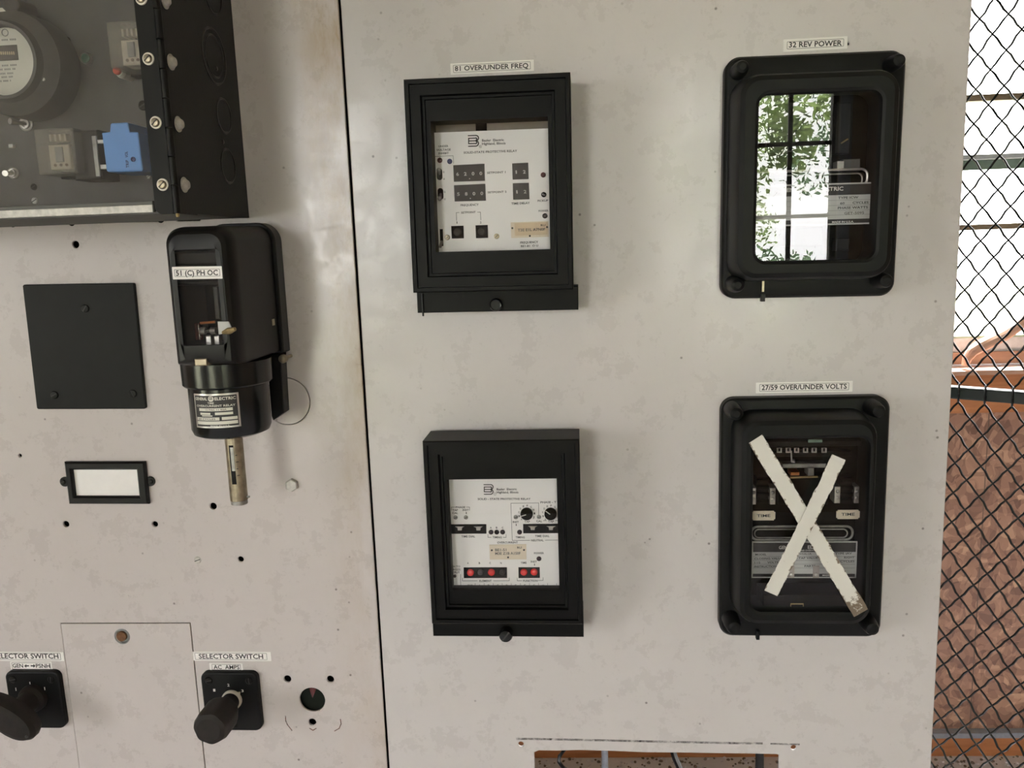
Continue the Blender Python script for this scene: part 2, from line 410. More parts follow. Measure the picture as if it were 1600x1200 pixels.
class Thing:
    """A thing at a place: an Empty whose local x/z plane lies along its face; L() turns a pixel at depth w into local u, v."""
    def __init__(s, name, label, cat, a=None, c=None, w=0.0, origin=None, phi=0.0, psi=0.0, group=None, kind=None):
        if a is not None:
            pa = plane_hit(a[0], a[1], w); pc = plane_hit(c[0], c[1], w) if c else pa
            mid = (pa+pc)/2; origin = Vector((mid.x, 0.0, mid.z))
            if c: phi = math.atan2(pc.z-pa.z, pc.x-pa.x)
        s.O = Vector(origin)
        s.R = Matrix.Rotation(psi, 3, 'Z') @ Matrix.Rotation(-phi, 3, 'Y')
        s.U = s.R @ Vector((1, 0, 0)); s.Vv = s.R @ Vector((0, 0, 1)); s.Wn = s.R @ Vector((0, -1, 0))
        s.e = None
        if name:
            e = bpy.data.objects.new(name, None); e.empty_display_size = 0.02; COL.objects.link(e)
            e.location = s.O; e.rotation_euler = s.R.to_euler(); s.e = e
            set_tag(e, label, cat, group, kind)
    def L(s, px, py, w=0.0):
        d = ray(px, py); t = (w - (CAM-s.O).dot(s.Wn))/d.dot(s.Wn)
        p = CAM + d*t - s.O
        return (p.dot(s.U), p.dot(s.Vv))
    def Rc(s, xl, xr, yt, yb, w):
        ym, xm = (yt+yb)/2, (xl+xr)/2
        return (s.L(xl, ym, w)[0], s.L(xr, ym, w)[0], s.L(xm, yb, w)[1], s.L(xm, yt, w)[1])
    def px(s, p, w=0.0):                                   # metres per pixel at a pixel
        a = s.L(p[0]-1, p[1], w); c = s.L(p[0]+1, p[1], w); return (c[0]-a[0])/2
    def pts(s, seq, w=0.0): return [s.L(x, y, w) for x, y in seq]
    def world(s, u, v, w): return s.O + s.U*u + s.Vv*v + s.Wn*w
def set_tag(o, label=None, cat=None, group=None, kind=None):
    if label: o['label'] = label
    if cat: o['category'] = cat
    if group: o['group'] = group
    if kind: o['kind'] = kind
def T(bb, th, s_, x0, y0, x1, y1, hpx, w, m='print_black'):
    hp = hpx*abs(th.L(x0, y0-1, w)[1]-th.L(x0, y0, w)[1])
    bb.text(s_, th.L(x0, y0, w), th.L(x1, y1, w), hp, w, m)
def LN(bb, th, seq, w, m='print_black', wd=0.0004, th_=0.0001):
    bb.line([th.L(x, y, w) for x, y in seq], wd, w, m, th_)
def struct(o): o['kind'] = 'structure'; return o
def place(o, th):                                          # a top-level single mesh standing in th's frame
    o.location = th.O; o.rotation_euler = th.R.to_euler(); return o
def frame_at(a, c=None, w=0.0, **k): return Thing(None, None, None, a, c, w, **k)

def screw(bb, u, v, r, w, m='dull_metal', ang=0.6, h=None, slot='print_black'):
    h = h or r*0.45
    bb.lathe(u, v, [(r, w), (r, w+h*0.4), (r*0.8, w+h*0.85), (r*0.3, w+h)], m, 20)
    c, s_ = math.cos(ang), math.sin(ang); e = r*0.72
    bb.line([(u-c*e, v-s_*e), (u+c*e, v+s_*e)], r*0.22, w+h*0.78, slot, h*0.26)
G = Thing(None, None, None, origin=(0, 0, 0))               # the panel face itself
def g(px, py, w=0.0): return G.L(px, py, w)
def hole(px, py, rpx, n=20): 
    c = g(px, py); r = rpx*G.px((px, py)); return circle(c[0], c[1], r, n)

# ================================================================== LARGE STRUCTURE
# -------- left switchboard panel
p1 = Thing('switchboard_panel', 'grey painted steel switchboard panel with rust stains along its right edge', 'electrical panel', origin=(0, 0, 0))
TH = 0.003
acc = [g(95.5, 974.5), g(296, 974), g(330, 1330), g(143, 1335)]
acc = [(acc[0][0], acc[3][1]), (acc[1][0]+0.0005, acc[3][1]), (acc[1][0]+0.0005, acc[1][1]), (acc[0][0], acc[0][1])]
disc_c = g(448, 627); disc_r = 36*G.px((448, 627))
def slot_h(x0, y0, x1, y1, hp):
    a, c = g(x0, y0), g(x1, y1); h = hp*G.px((x0, y0))/2
    return [(a[0], a[1]-h), (c[0], c[1]-h), (c[0]+h*0.6, c[1]), (c[0], c[1]+h), (a[0], a[1]+h), (a[0]-h*0.6, a[1])]
holesL = [hole(118, 382, 5.2), hole(103, 819, 4.6), hole(242, 819, 4.4), hole(333, 791, 5.2), hole(376, 874, 4.4), hole(31, 712, 2.6),
          hole(449, 1061, 5.6), hole(516, 1061.5, 5.6), hole(488, 1128.5, 5.6), hole(488, 1093.5, 19.6, 36),
          slot_h(-10, 350, 24, 349.5, 6), slot_h(48, 348.6, 116, 347.6, 5), slot_h(131, 346.6, 176, 345.8, 5), slot_h(201, 344.8, 255, 343.6, 5), slot_h(276, 343.4, 312, 342.8, 4),
          inset(acc, -0.0006), circle(disc_c[0], disc_c[1], disc_r+0.0004, 48)]
def ccw(p): 
    return p
b = B(); b.sheet([(-1.5, 0.02), (XSL, 0.02), (XSL, 2.25), (-1.5, 2.25)], holesL, -TH, 0, 'grey_panel_paint', 0.0009)
for (x, y) in ((112, 348), (251, 343.3), (20, 350)):
    c = g(x, y); b.cyl(c[0], c[1], 5*G.px((x, y)), -0.0005, 0.0002, 'soft_black', n=16)
b.build('panel_sheet', p1, flat=True)
b = B()
for seq in (((446, 1119), (446.5, 1126), (449, 1132), (456, 1141)), ((532, 1124), (533, 1131), (530, 1138), (523, 1142)), ((484, 1138), (489, 1141), (494, 1138))):
    b.line(G.pts(seq), 0.0009, 0.00005, 'stain_mark', 0.00005)
b.build('stain', p1, 'brown stain left by a removed switch plate')
b = B(); b.box(-1.5, XSL+0.03, 0.02, 2.25, -0.32, -0.31, 'liner_grey'); b.box(XSL+0.02, XSL+0.03, 0.02, 2.25, -0.31, -0.006, 'liner_grey')  # added unseen box, keeps daylight from showing through holes and seam
b.box(-1.5, -1.49, 0.02, 2.25, -0.31, -0.006, 'liner_grey'); b.box(-1.49, XSL+0.02, 2.24, 2.25, -0.31, -0.006, 'liner_grey'); b.box(-1.49, XSL+0.02, 0.02, 0.03, -0.31, -0.006, 'liner_grey')
b.build('light_block_liner', p1)
# -------- right switchboard panel
p2 = Thing('switchboard_panel', 'pale grey painted steel panel carrying four black protective relays', 'electrical panel', origin=(0, 0, 0))
cut = [(835, 1290), (835, 1176), (842, 1173), (870, 1173.5), (905, 1172.5), (960, 1174), (1005, 1176), (1060, 1176.5), (1120, 1177.5), (1180, 1178.2), (1214, 1179), (1217, 1180), (1222, 1290)]
cut = [g(x, y) for x, y in cut]; cut[0] = (cut[1][0], 0.72); cut[-1] = (cut[-2][0], 0.72)
b = B(); b.sheet([(XSR, 0.02), (XR, 0.02), (XR, 2.25), (XSR, 2.25)], [cut, hole(814, 1163, 4.2), hole(1240, 1168.5, 4.2), hole(1325, 68, 2.4)], -TH, 0, 'pale_panel_paint', 0.0011)
c = g(1325, 68); b.cyl(c[0], c[1], 0.004, -0.006, -0.0031, 'soft_black')  # added black cap behind the small hole, blocks the bright sky
b.build('panel_sheet', p2, flat=True)
b = B(); b.box(XR-0.005, XR-0.001, 0.02, 2.25, -0.045, -0.002, 'pale_panel_paint'); b.build('edge_flange', p2)
b = B(); b.line(G.pts(((808, 1154), (860, 1155), (930, 1156.5), (1000, 1158), (1070, 1159.5), (1140, 1161), (1190, 1161.5))), 0.0022, 0.00003, 'graphite_mark', 0.00005)
b.line(G.pts(((1205, 1162), (1248, 1163))), 0.0018, 0.00003, 'graphite_mark', 0.00005)
b.build('dirt_line', p2, 'faint dark line of dirt above the cut-out')

# -------- far wall behind the panels
WD = 0.0
_d = ray(1500, 1175); _t = (1.62-CAM.y)/_d.y; FO = CAM+_d*_t
FLOOR = FO.z
WPSI = 2.2
FW = Thing(None, None, None, origin=(FO.x, FO.y, FLOOR), psi=math.radians(WPSI))
wy = lambda y: FW.L(1540, y)[1]
ws = lambda x, y=600: FW.L(x, y)[0]
s0, s1 = ws(1400, 300)-1.3, ws(1400, 300)+1.35  # opening widened unseen behind the panels, to let sun onto the floor
zt = CEIL - 0.35 - FLOOR
zs = wy(577); zw = wy(553)
sL, sR = RX0-0.15-FO.x, RX1+0.2-FO.x
b = B()
for (u0, u1, v0, v1) in ((sL, s0, 0, CEIL-FLOOR), (s1, sR, 0, CEIL-FLOOR), (s0, s1, zt, CEIL-FLOOR), (s0, s1, 0, zs)):
    b.box(u0, u1, v0, v1, -0.10, 0.0, 'strand_board')
sj = ws(1536, 800)
b.box(sj-0.0015, sj+0.0015, wy(1140), wy(645), 0.0, 0.0004, 'dark_wood')
o = struct(b.build('wall_front')); place(o, FW)
b = B(); b.box(sL, sR, wy(643), wy(601), 0.0, 0.018, 'orange_wood', 0.002); b.box(sL, sR, wy(601), wy(582), 0.0, 0.030, 'orange_wood', 0.003)
o = struct(b.build('trim_1')); place(o, FW)
b = B(); b.box(s0-0.03, s1+0.03, wy(582), wy(575), -0.10, 0.045, 'handle_wood', 0.002); o = struct(b.build('trim_2')); place(o, FW)
b = B(); b.box(sL, sR, 0.0, wy(1146), 0.0, 0.022, 'orange_wood', 0.002); b.box(sL, sR, wy(1146), wy(1138), 0.0, 0.026, 'pale_trim', 0.001)
o = struct(b.build('baseboard_front')); place(o, FW)
b = B()
b.box(s0, s1, wy(572), wy(553), -0.09, -0.04, 'dark_wood'); b.box(s0, s1, wy(553), wy(531), -0.09, -0.05, 'pale_sash'); b.box(s0, s1, wy(531), wy(527.5), -0.09, -0.045, 'green_trim')
b.box(s0, s0+0.03, zw, zt, -0.09, -0.04, 'brown_muntin'); b.box(s1-0.03, s1, zw, zt, -0.09, -0.04, 'brown_muntin'); b.box(s0, s1, zt-0.03, zt, -0.09, -0.04, 'brown_muntin')
b.box(s0, s1, wy(359), wy(350), -0.075, -0.05, 'brown_muntin'); b.box(s0, s1, wy(153), wy(142.5), -0.075, -0.05, 'brown_muntin')
b.box(s0, s1, wy(246), wy(238.5), -0.075, -0.05, 'pale_sash'); b.box(s0, s1, wy(262), wy(246), -0.085, -0.075, 'green_trim')
wi = struct(b.build('window_1')); place(wi, FW)
b = B(); b.box(s0, s1, zw, zt, -0.068, -0.066, 'clear_glass'); b.build('pane', wi)
pc = FW.world((s0+s1)/2, (zw+zt)/2, -0.12)
portal('daylight_portal_front', pc, (PI/2, 0, math.radians(WPSI)), s1-s0, zt-zw)
# -------- room shell
def shell(name, x0, x1, y0, y1, z0, z1, m):
    b = B(); b.box(x0, x1, z0, z1, -y1, -y0, m); return struct(b.build(name))
YF = 2.1
b = B()
b.box(RX0-0.3, RX1+0.3, FLOOR-0.1, FLOOR, -YF, -RYB+0.1, 'floor_board'); o = struct(b.build('floor'))
shell('ceiling', RX0-0.3, RX1+0.3, RYB-0.1, YF, CEIL, CEIL+0.1, 'ceiling_board')
shell('wall_right', RX1, RX1+0.1, RYB, YF, FLOOR, CEIL, 'room_wall')
def wall_hole(name, fr, u0, u1, v0, v1, a0, a1, c0, c1, m, th=0.1):
    b = B()
    for q in ((u0, a0, v0, v1), (a1, u1, v0, v1), (a0, a1, v0, c0), (a0, a1, c1, v1)): b.box(q[0], q[1], q[2], q[3], -th, 0, m)
    o = struct(b.build(name)); return place(o, fr)
LF = Thing(None, None, None, origin=(RX0, 0, 0), psi=PI/2)          # u runs along +y, outward normal +x
BF = Thing(None, None, None, origin=(0, RYB, 0), psi=PI)            # u runs along -x, normal +y
wall_hole('wall_left', LF, RYB, YF, FLOOR, CEIL, LW[0], LW[1], LW[2], LW[3], 'room_wall')
b = B()
for q in ((-RX1, -BW[1], FLOOR, CEIL), (-BW[0], -BW2[1], FLOOR, CEIL), (-BW2[0], -RX0, FLOOR, CEIL), (-BW[1], -BW[0], FLOOR, BW[2]), (-BW[1], -BW[0], BW[3], CEIL), (-BW2[1], -BW2[0], FLOOR, BW2[2]), (-BW2[1], -BW2[0], BW2[3], CEIL)):
    b.box(q[0], q[1], q[2], q[3], -0.1, 0, 'room_wall')
place(struct(b.build('wall_back')), BF)
def window(name, fr, u0, u1, v0, v1, nu, nv, m):
    b = B(); t = 0.022
    b.frame([(u0, v0), (u1, v0), (u1, v1), (u0, v1)], [(u0+0.03, v0+0.03), (u1-0.03, v0+0.03), (u1-0.03, v1-0.03), (u0+0.03, v1-0.03)], -0.07, -0.02, m)
    for k in range(1, nu): x = u0+(u1-u0)*k/nu; b.box(x-t/2, x+t/2, v0, v1, -0.06, -0.035, m)
    for k in range(1, nv): z = v0+(v1-v0)*k/nv; b.box(u0, u1, z-t/2, z+t/2, -0.058, -0.037, m)
    wo = struct(b.build(name)); place(wo, fr)
    b = B(); b.box(u0, u1, v0, v1, -0.049, -0.047, 'clear_glass'); b.build('pane', wo)
    b = B(); b.frame([(u0-0.06, v0-0.06), (u1+0.06, v0-0.06), (u1+0.06, v1+0.06), (u0-0.06, v1+0.06)], [(u0, v0), (u1, v0), (u1, v1), (u0, v1)], 0.0, 0.02, 'pale_trim')
    b.build('casing', wo)
window('window_2', BF, -BW[1], -BW[0], BW[2], BW[3], 4, 4, 'dark_muntin')
window('added_window_4', BF, -BW2[1], -BW2[0], BW2[2], BW2[3], 4, 5, 'dark_muntin')
window('window_3', LF, LW[0], LW[1], LW[2], LW[3], 4, 3, 'dark_muntin')
# things that stand in the room behind the camera and show in the relay glass
b = B()
for k in range(5): b.box(1.75+0.16*k, 1.88+0.16*k, FLOOR, CEIL, 3.90, 3.99, 'dark_wood', 0.004)
th = Thing(None, None, None, origin=(0, 0, 0)); o = struct(b.build('trim_3'))
# -------- outside
b = B(); b.box(-30, 30, -1.2, -1.1, -40, -2.6, 'grass'); b.box(-30, 30, -1.2, -1.1, 4.3, 40, 'grass'); struct(b.build('ground'))

# -------- chain link fence
FD = Vector((1702.0, -1182.0)).normalized()
pr = ray(1540, 616); pr = CAM + pr*(1.75/F)
FN = Thing('chain_link_fence', 'black chain link fence with dark green rail, running beside the right panel edge', 'fence', origin=(pr.x, pr.y, pr.z), psi=math.atan2(FD.y, FD.x))
uN = FN.L(1540, 604)[0]; uA = FN.L(1499.5, 601)[0]; H = abs(uN-uA)*1.02
vT = FN.L(1540, 604)[1]; vB = FN.L(1537.3, 632)[1]
Vp = abs(FN.L(1505, 798)[1] - FN.L(1505, 751)[1]); Vp = 0.068 if not 0.04 < Vp < 0.1 else Vp
def mesh_wires(v_start, sgn, nrow, umin, umax):
    b = B(); k0 = int((umin-uN)/(H/2))-1; k1 = int((umax-uN)/(H/2))+1
    for k in range(k0, k1):
        pts = []
        for j in range(nrow+1):
            par = (j+k) % 2
            u = uN + (k + par)*H/2
            v = v_start + sgn*j*Vp/2
            sg = 1 if (j % 2) else -1
            pts.append((u, v, sg*0.0018))
            if j < nrow:
                par2 = (j+1+k) % 2; u2 = uN+(k+par2)*H/2; v2 = v_start+sgn*(j+1)*Vp/2
                pts.append((u+(u2-u)*0.35, v+(v2-v)*0.30, sg*0.0022)); pts.append((u+(u2-u)*0.65, v+(v2-v)*0.70, -sg*0.0022))
        b.tube(pts, 0.0024, 'fence_vinyl', 6)
    return b
UMIN, UMAX = FN.L(1440, 600)[0]-0.05, FN.L(1640, 600)[0]
mesh_wires(vT, 1, 34, UMIN, UMAX).build('upper_mesh', FN, fix=False)
mesh_wires(vB, -1, 40, UMIN, UMAX).build('lower_mesh', FN, fix=False)
b = B(); va, vb = FN.L(1540, 607)[1], FN.L(1540, 626)[1]
b.box(UMIN, UMAX, vb, va, -0.012, 0.012, 'rail_green', 0.003); b.build('rail', FN)
k = -4
while uN+k*H < UMAX:
    if uN+k*H > UMIN:
        b = B(); u = uN+k*H
        b.tube([(u+0.003*math.cos(t), (va+vb)/2+(abs(va-vb)/2+0.007)*math.sin(t), 0.015*math.cos(t)) for t in [2*PI*q/16 for q in range(17)]], 0.0022, 'fence_vinyl', 6)
        b.build('tie_wire', FN)
    k += 1

# ================================================================== PANEL FITTINGS, LEFT PANEL
# -------- access cover
th = frame_at((95, 974), (296, 974))
ac = Thing('access_cover', 'pale grey cover plate set flush in the left panel, rusty bolt at its top', 'cover plate', origin=(0, 0, 0))
ah = hole(192.5, 994, 10.5, 28)
b = B(); b.sheet(acc, [ah], -0.0028, 0.0006, 'grey_panel_paint', 0.0004); b.build('cover_sheet', ac, flat=True)
c = g(191, 994); r = G.px((191, 994))
b = B(); b.lathe(c[0]+0.4*r, c[1], [(11*r, -0.0026), (12.2*r, 0.0009), (10.6*r, 0.0011), (9.8*r, -0.001), (0.5*r, -0.0012)], 'ring_grey'); b.build('washer', ac)
b = B(); b.cyl(c[0]-0.5*r, c[1], 7.6*r, -0.0012, 0.0016, 'rust', 0.0006); b.build('bolt', ac, 'rusty brown bolt')
# -------- round blanking disc
bd = Thing('blanking_disc', 'round flush grey blanking disc half hidden behind the bracket of the black relay', 'cover plate', origin=(0, 0, 0))
b = B(); b.cyl(disc_c[0], disc_c[1], disc_r-0.0003, -0.0028, 0.0004, 'grey_panel_paint', 0.0003, 48); b.build('disc', bd)
# -------- square blanking plate
t = Thing('blanking_plate', 'square flat black plate screwed to the left panel, under the hinged box', 'cover plate', (46, 541.8), (218, 540.2), 0.004)
u0, u1, v0, v1 = t.Rc(46, 218, 443.3, 639.3, 0.004)
b = B(); b.prism(rrect(u0, u1, v0, v1, 0.002, 4), 0, 0.004, 'charcoal_cast', 0.0008); b.build('plate', t)
for q in ((133.5, 482), (85.5, 617), (208, 615)):
    u, v = t.L(*q, 0.004); b = B(); screw(b, u, v, 0.0042, 0.004, 'black_steel', random.uniform(0, 3), 0.0016); b.build('screw', t)
# -------- card holder
t = Thing('card_holder', 'small black card frame holding a blank white card', 'label holder', (103, 755), (233.5, 755), 0.004)
u0, u1, v0, v1 = t.Rc(103, 228.5, 722, 788, 0.005); i0, i1, j0, j1 = t.Rc(114.5, 215.5, 734, 775.5, 0.004)
b = B()
b.frame([(u0, v0), (u1, v0), (u1, v1), (u0, v1)], [(i0, j0), (i1, j0), (i1, j1), (i0, j1)], 0.0008, 0.0052, 'black_enamel', 0.0018)
for x, y in ((100.5, 753), (234, 752.5)):
    c = t.L(x, y, 0.002); b.cyl(c[0], c[1], 0.0052, 0, 0.0022, 'black_enamel', 0.0006)
b.build('frame', t)
for x, y in ((98.5, 753), (235.5, 752.5)):
    c = t.L(x, y, 0.002); b = B(); screw(b, c[0], c[1], 0.0028, 0.0022, 'black_steel', 0.4, 0.0014); b.build('screw', t)
b = B(); b.box(u0+0.002, u1-0.002, v0+0.002, v1-0.002, 0.0001, 0.0008, 'label_white'); b.build('card', t, 'blank white card')
# -------- hex bolt, lone screw
t = Thing('hex_bolt', 'dull grey hexagonal bolt head on the left panel, right of the brass tube', 'bolt', (457, 757))
r = 10*t.px((457, 757))
b = B(); b.stack([([(r*math.cos(PI/6+k*PI/3), r*math.sin(PI/6+k*PI/3)) for k in range(6)], 0), ([(r*math.cos(PI/6+k*PI/3), r*math.sin(PI/6+k*PI/3)) for k in range(6)], 0.0038), ([(r*.86*math.cos(PI/6+k*PI/3), r*.86*math.sin(PI/6+k*PI/3)) for k in range(6)], 0.0046)], 'matte_zinc'); b.build('head', t)
t = Thing('round_screw', 'small slotted grey screw head on the left panel, left of a drilled hole', 'screw', (309, 875))
b = B(); screw(b, 0, 0, 5.4*t.px((309, 875)), 0, 'matte_zinc', 0.35, 0.0012); b.build('head', t)
# -------- shaft seen in the big hole
t = Thing('backing_disc', 'dark green disc with a maroon wedge seen through the round hole', 'disc', (488, 1093))
b = B(); b.cyl(0, 0, 0.017, -0.0075, -0.0065, 'dark_green', n=36); b.build('disc', t)
b = B(); b.prism([(-0.0055, 0.012), (0.0045, 0.012), (-0.002, -0.002)], -0.0065, -0.0062, 'maroon_lens'); b.build('wedge', t, 'maroon wedge')

# -------- embossed label strips
def label_strip(label, a, c, hpx, txt, ta, tc_, cap, w=0.0, bor=(6.5, 6.5, 3.2), extra=None, body=True):
    t = Thing('label_strip', label, 'label', a, c, w)
    oo = Thing(None, None, None, a, c, w)
    u0 = t.L(*a, w)[0]; u1 = t.L(*c, w)[0]; my = ((a[0]+c[0])/2, (a[1]+c[1])/2)
    vm = t.L(*my, w)[1]; hh = hpx*abs(t.L(my[0], my[1]-1, w)[1]-t.L(my[0], my[1], w)[1])/2
    b = B(); b.prism(rrect(u0, u1, vm-hh, vm+hh, 0.0004, 2), w+0.00005, w+0.0004, 'label_white'); b.build('strip', t)
    b = B(); p = t.px(my, w); q = rrect(u0+bor[0]*p, u1-bor[1]*p, vm-hh+bor[2]*p, vm+hh-bor[2]*p, 0.0006, 3)
    b.line(q+[q[0]], 0.00032, w+0.0004, 'print_grey', 0.00008)
    if txt: T(b, t, txt, *ta, *tc_, cap, w+0.0004)
    if extra: extra(b, t, w+0.0004)
    b.build('lettering', t)
    return t
label_strip('white label strip reading 81 OVER/UNDER FREQ above the upper middle relay', (704, 108.2), (834.3, 102), 17.6, '81 OVER/UNDER FREQ', (710.8, 111), (825.5, 106), 7.6, bor=(4.5, 5.5, 3))
label_strip('white label strip reading 32 REV POWER above the upper right relay', (1223.8, 71.6), (1324, 66.2), 19.6, '32 REV POWER', (1232.6, 74.2), (1315.3, 71.2), 8.4, bor=(6, 6, 4))
label_strip('white label strip reading 27/59 OVER/UNDER VOLTS above the taped relay', (1181, 606.1), (1332, 603.4), 16.8, '27/59 OVER/UNDER VOLTS', (1190, 609.5), (1323, 607.2), 7.8, bor=(6, 6, 3))
label_strip('white label strip reading SELECTOR SWITCH, above AC AMPS', (299.8, 1025), (423.6, 1025.7), 14, 'SELECTOR SWITCH', (311, 1029), (411.5, 1029.4), 7.4, bor=(5.5, 6.5, 2))
label_strip('short white label strip reading AC AMPS above the right-hand selector switch', (327.6, 1041.8), (379.6, 1042.3), 12.2, 'AC  AMPS', (334, 1045.2), (374.5, 1045.6), 6.2, bor=(4, 3.5, 2))
label_strip('white label strip reading SELECTOR SWITCH, cut off by the left edge, above GEN PSNH', (-24, 1025.2), (100, 1025.6), 14, 'SELECTOR SWITCH', (-9, 1028.6), (91.8, 1029), 7.6, bor=(5.5, 5, 2))
def arrows(b, t, w):
    for (x0, x1) in ((44.5, 38), (49, 55.5)):
        ab = B()
        ab.line(t.pts(((x0, 1040.3), ((x0+x1)/2, 1040.4)), w), 0.0013, w, 'print_black', 0.0001)
        ab.prism(t.pts((((x0+x1)/2, 1037.6), (x1, 1040.5), ((x0+x1)/2, 1043.4)) if x1 > x0 else (((x0+x1)/2, 1037.6), ((x0+x1)/2, 1043.4), (x1, 1040.5)), w), w, w+0.0001, 'print_black')
        ab.build('arrow', t)
    T(b, t, 'PSNH', 56.5, 1043.2, 78.5, 1043.4, 6.0, w)
label_strip('short white label strip reading GEN and PSNH with two arrows', (16.8, 1040), (81.6, 1040.6), 13.4, 'GEN', (20.2, 1043), (36.5, 1043), 6.0, bor=(2.5, 2.5, 1.8), extra=arrows)

# -------- selector switches
def switch(label, a, c, rect):
    t = Thing('selector_switch', label, 'switch', a, c, 0.006)
    u0, u1, v0, v1 = t.Rc(*rect, 0.006)
    b = B(); b.prism(rrect(u0, u1, v0, v1, 0.0075, 6), 0, 0.0065, 'charcoal_cast', 0.0018)
    b.build('plate', t)
    for (x, y) in ((u0+0.009, v1-0.009), (u1-0.009, v1-0.009), ((u0+u1)/2, v0+0.007)):
        b = B(); screw(b, x, y, 0.0042, 0.0058, 'black_steel', random.uniform(0, 3), 0.0018); b.build('screw', t)
    return t, u0, u1, v0, v1
t, u0, u1, v0, v1 = switch('black selector switch with a round fluted handle and cream pointer', (317.5, 1096.5), (405.5, 1097), (317.5, 405.5, 1051, 1141.5))
hc = t.L(362, 1094, 0.008); px_ = t.px((362, 1094), 0.008)
b = B(); b.lathe(hc[0], hc[1], [(15.5*px_, 0.0065), (15.5*px_, 0.0095), (13*px_, 0.0105)], 'ivory')
tp = t.L(374.5, 1082.5, 0.009); d = (Vector(tp)-Vector(hc)).normalized(); nn = Vector((-d.y, d.x)); rr = 14.5*px_
b.prism([tuple(Vector(hc)+nn*rr), tuple(Vector(hc)-nn*rr), tp][::-1], 0.0068, 0.0098, 'ivory', 0.0005); b.build('pointer', t, 'cream pointer collar')
b = B(); rings = []
tipc = t.L(338, 1134, 0.046)
for (w, r, fl) in ((0.0095, 0.0092, 0), (0.018, 0.0098, 0), (0.024, 0.0125, 0.3), (0.030, 0.0172, 1), (0.036, 0.0188, 1), (0.057, 0.0186, 1), (0.062, 0.0165, 1), (0.064, 0.012, 0.4), (0.0635, 0.004, 0)):
    f_ = 0.0
    rings.append([(hc[0]+(r*(1-0.055*fl*(0.5+0.5*math.cos(7*2*PI*k/56+1))))*math.cos(2*PI*k/56), hc[1]+(r*(1-0.055*fl*(0.5+0.5*math.cos(7*2*PI*k/56+1))))*math.sin(2*PI*k/56), w) for k in range(56)])
b.loft(rings, 'rubber'); b.build('handle', t)
b = B()
for s_, x, y in (('1', 335, 1078.5), ('2', 357, 1070.5), ('3', 379, 1079.5)): T(b, t, s_, x-1.6, y+1.8, x+1.8, y+1.8, 4.0, 0.0066, 'print_white')
b.build('position_numbers', t)
t, u0, u1, v0, v1 = switch('black selector switch with an oval handle at the left edge', (13.5, 1093.3), (97, 1093.8), (13.5, 97, 1049.5, 1137.8))
hc = t.L(50, 1092, 0.01)
b = B(); b.lathe(hc[0], hc[1], [(0.0155, 0.0065), (0.0150, 0.012), (0.0118, 0.016), (0.0112, 0.030), (0.012, 0.040)], 'rubber', 32); b.build('shaft', t)
b = B(); ang = math.radians(-37); ca, sa = math.cos(ang), math.sin(ang)
def oval(sc, w):
    out = []
    for k in range(40):
        a_ = 2*PI*k/40; x, y = 0.036*sc*math.cos(a_), 0.0155*sc*math.sin(a_)*(1+0.18*math.cos(a_))
        out.append((hc[0]-0.004+x*ca-y*sa, hc[1]-0.0+x*sa+y*ca, w))
    return out
b.loft([oval(0.7, 0.030), oval(0.93, 0.033), oval(1.0, 0.039), oval(1.0, 0.046), oval(0.9, 0.051), oval(0.6, 0.054)], 'rubber'); b.build('handle', t)
b = B(); b.cyl(hc[0]-0.004+0.030*ca, hc[1]+0.030*sa, 0.0016, 0.049, 0.0525, 'print_black'); b.build('handle_pin', t)
b = B()
for x, y in ((25, 1076), (47, 1067), (70, 1075)): T(b, t, '|', x-0.6, y+2, x+0.8, y+2, 3.6, 0.0066, 'print_white')
b.build('position_marks', t)

# ================================================================== MIDDLE: TWO SOLID STATE RELAYS
def rect4(r): return [(r[0], r[2]), (r[1], r[2]), (r[1], r[3]), (r[0], r[3])]
def solid_state(label, a, c, outer, win, base, D=0.05):
    t = Thing('protective_relay', label, 'relay', a, c, D, group=None)
    o = t.Rc(*outer, D); w_ = t.Rc(*win, D-0.010); bs = t.Rc(*base, 0.030)
    def ins(r, d): return (r[0]+d, r[1]-d, r[2]+d, r[3]-d)
    P_ = lambda r: rect4(r)
    b = B(); o2 = ins(o, 0.004); o3 = ins(o, 0.0135)
    b.stack([(P_(o), 0.006), (P_(o), D-0.001), (P_(ins(o, 0.001)), D), (P_(o2), D), (P_(ins(o, 0.0045)), D-0.0025), (P_(o3), D-0.0025),
             (P_(ins(o, 0.0145)), D-0.0065), (P_(ins(o, 0.0165)), D-0.0065), (P_(ins(o, 0.0170)), D-0.0085), (P_(w_), D-0.0085), (P_(w_), 0.012), (P_(o), 0.006)], 'black_moulded', False, False)
    b.build('cover_frame', t)
    b = B(); b.box(o[0]+0.002, o[1]-0.002, o[2]+0.003, o[3]-0.002, 0, 0.0118, 'black_moulded')
    b.box(bs[0], bs[1], bs[2], o[2]+0.002, 0, 0.030, 'black_moulded', 0.001)
    b.build('base', t)
    b = B(); b.box(w_[0]-0.0005, w_[1]+0.0005, w_[2]-0.0005, w_[3]+0.0005, D-0.0115, D-0.0105, 'clear_glass'); b.build('glass', t)
    return t, w_
def lens(t, x, y, rpx, w, m, name='indicator', h=0.0012, ring=None, label=None):
    u, v = t.L(x, y, w); r = rpx*t.px((x, y), w); b = B()
    b.lathe(u, v, [(r, w), (r, w+h*0.5), (r*0.75, w+h), (r*0.2, w+h*1.25)], m, 20)
    return b.build(name, t, label)
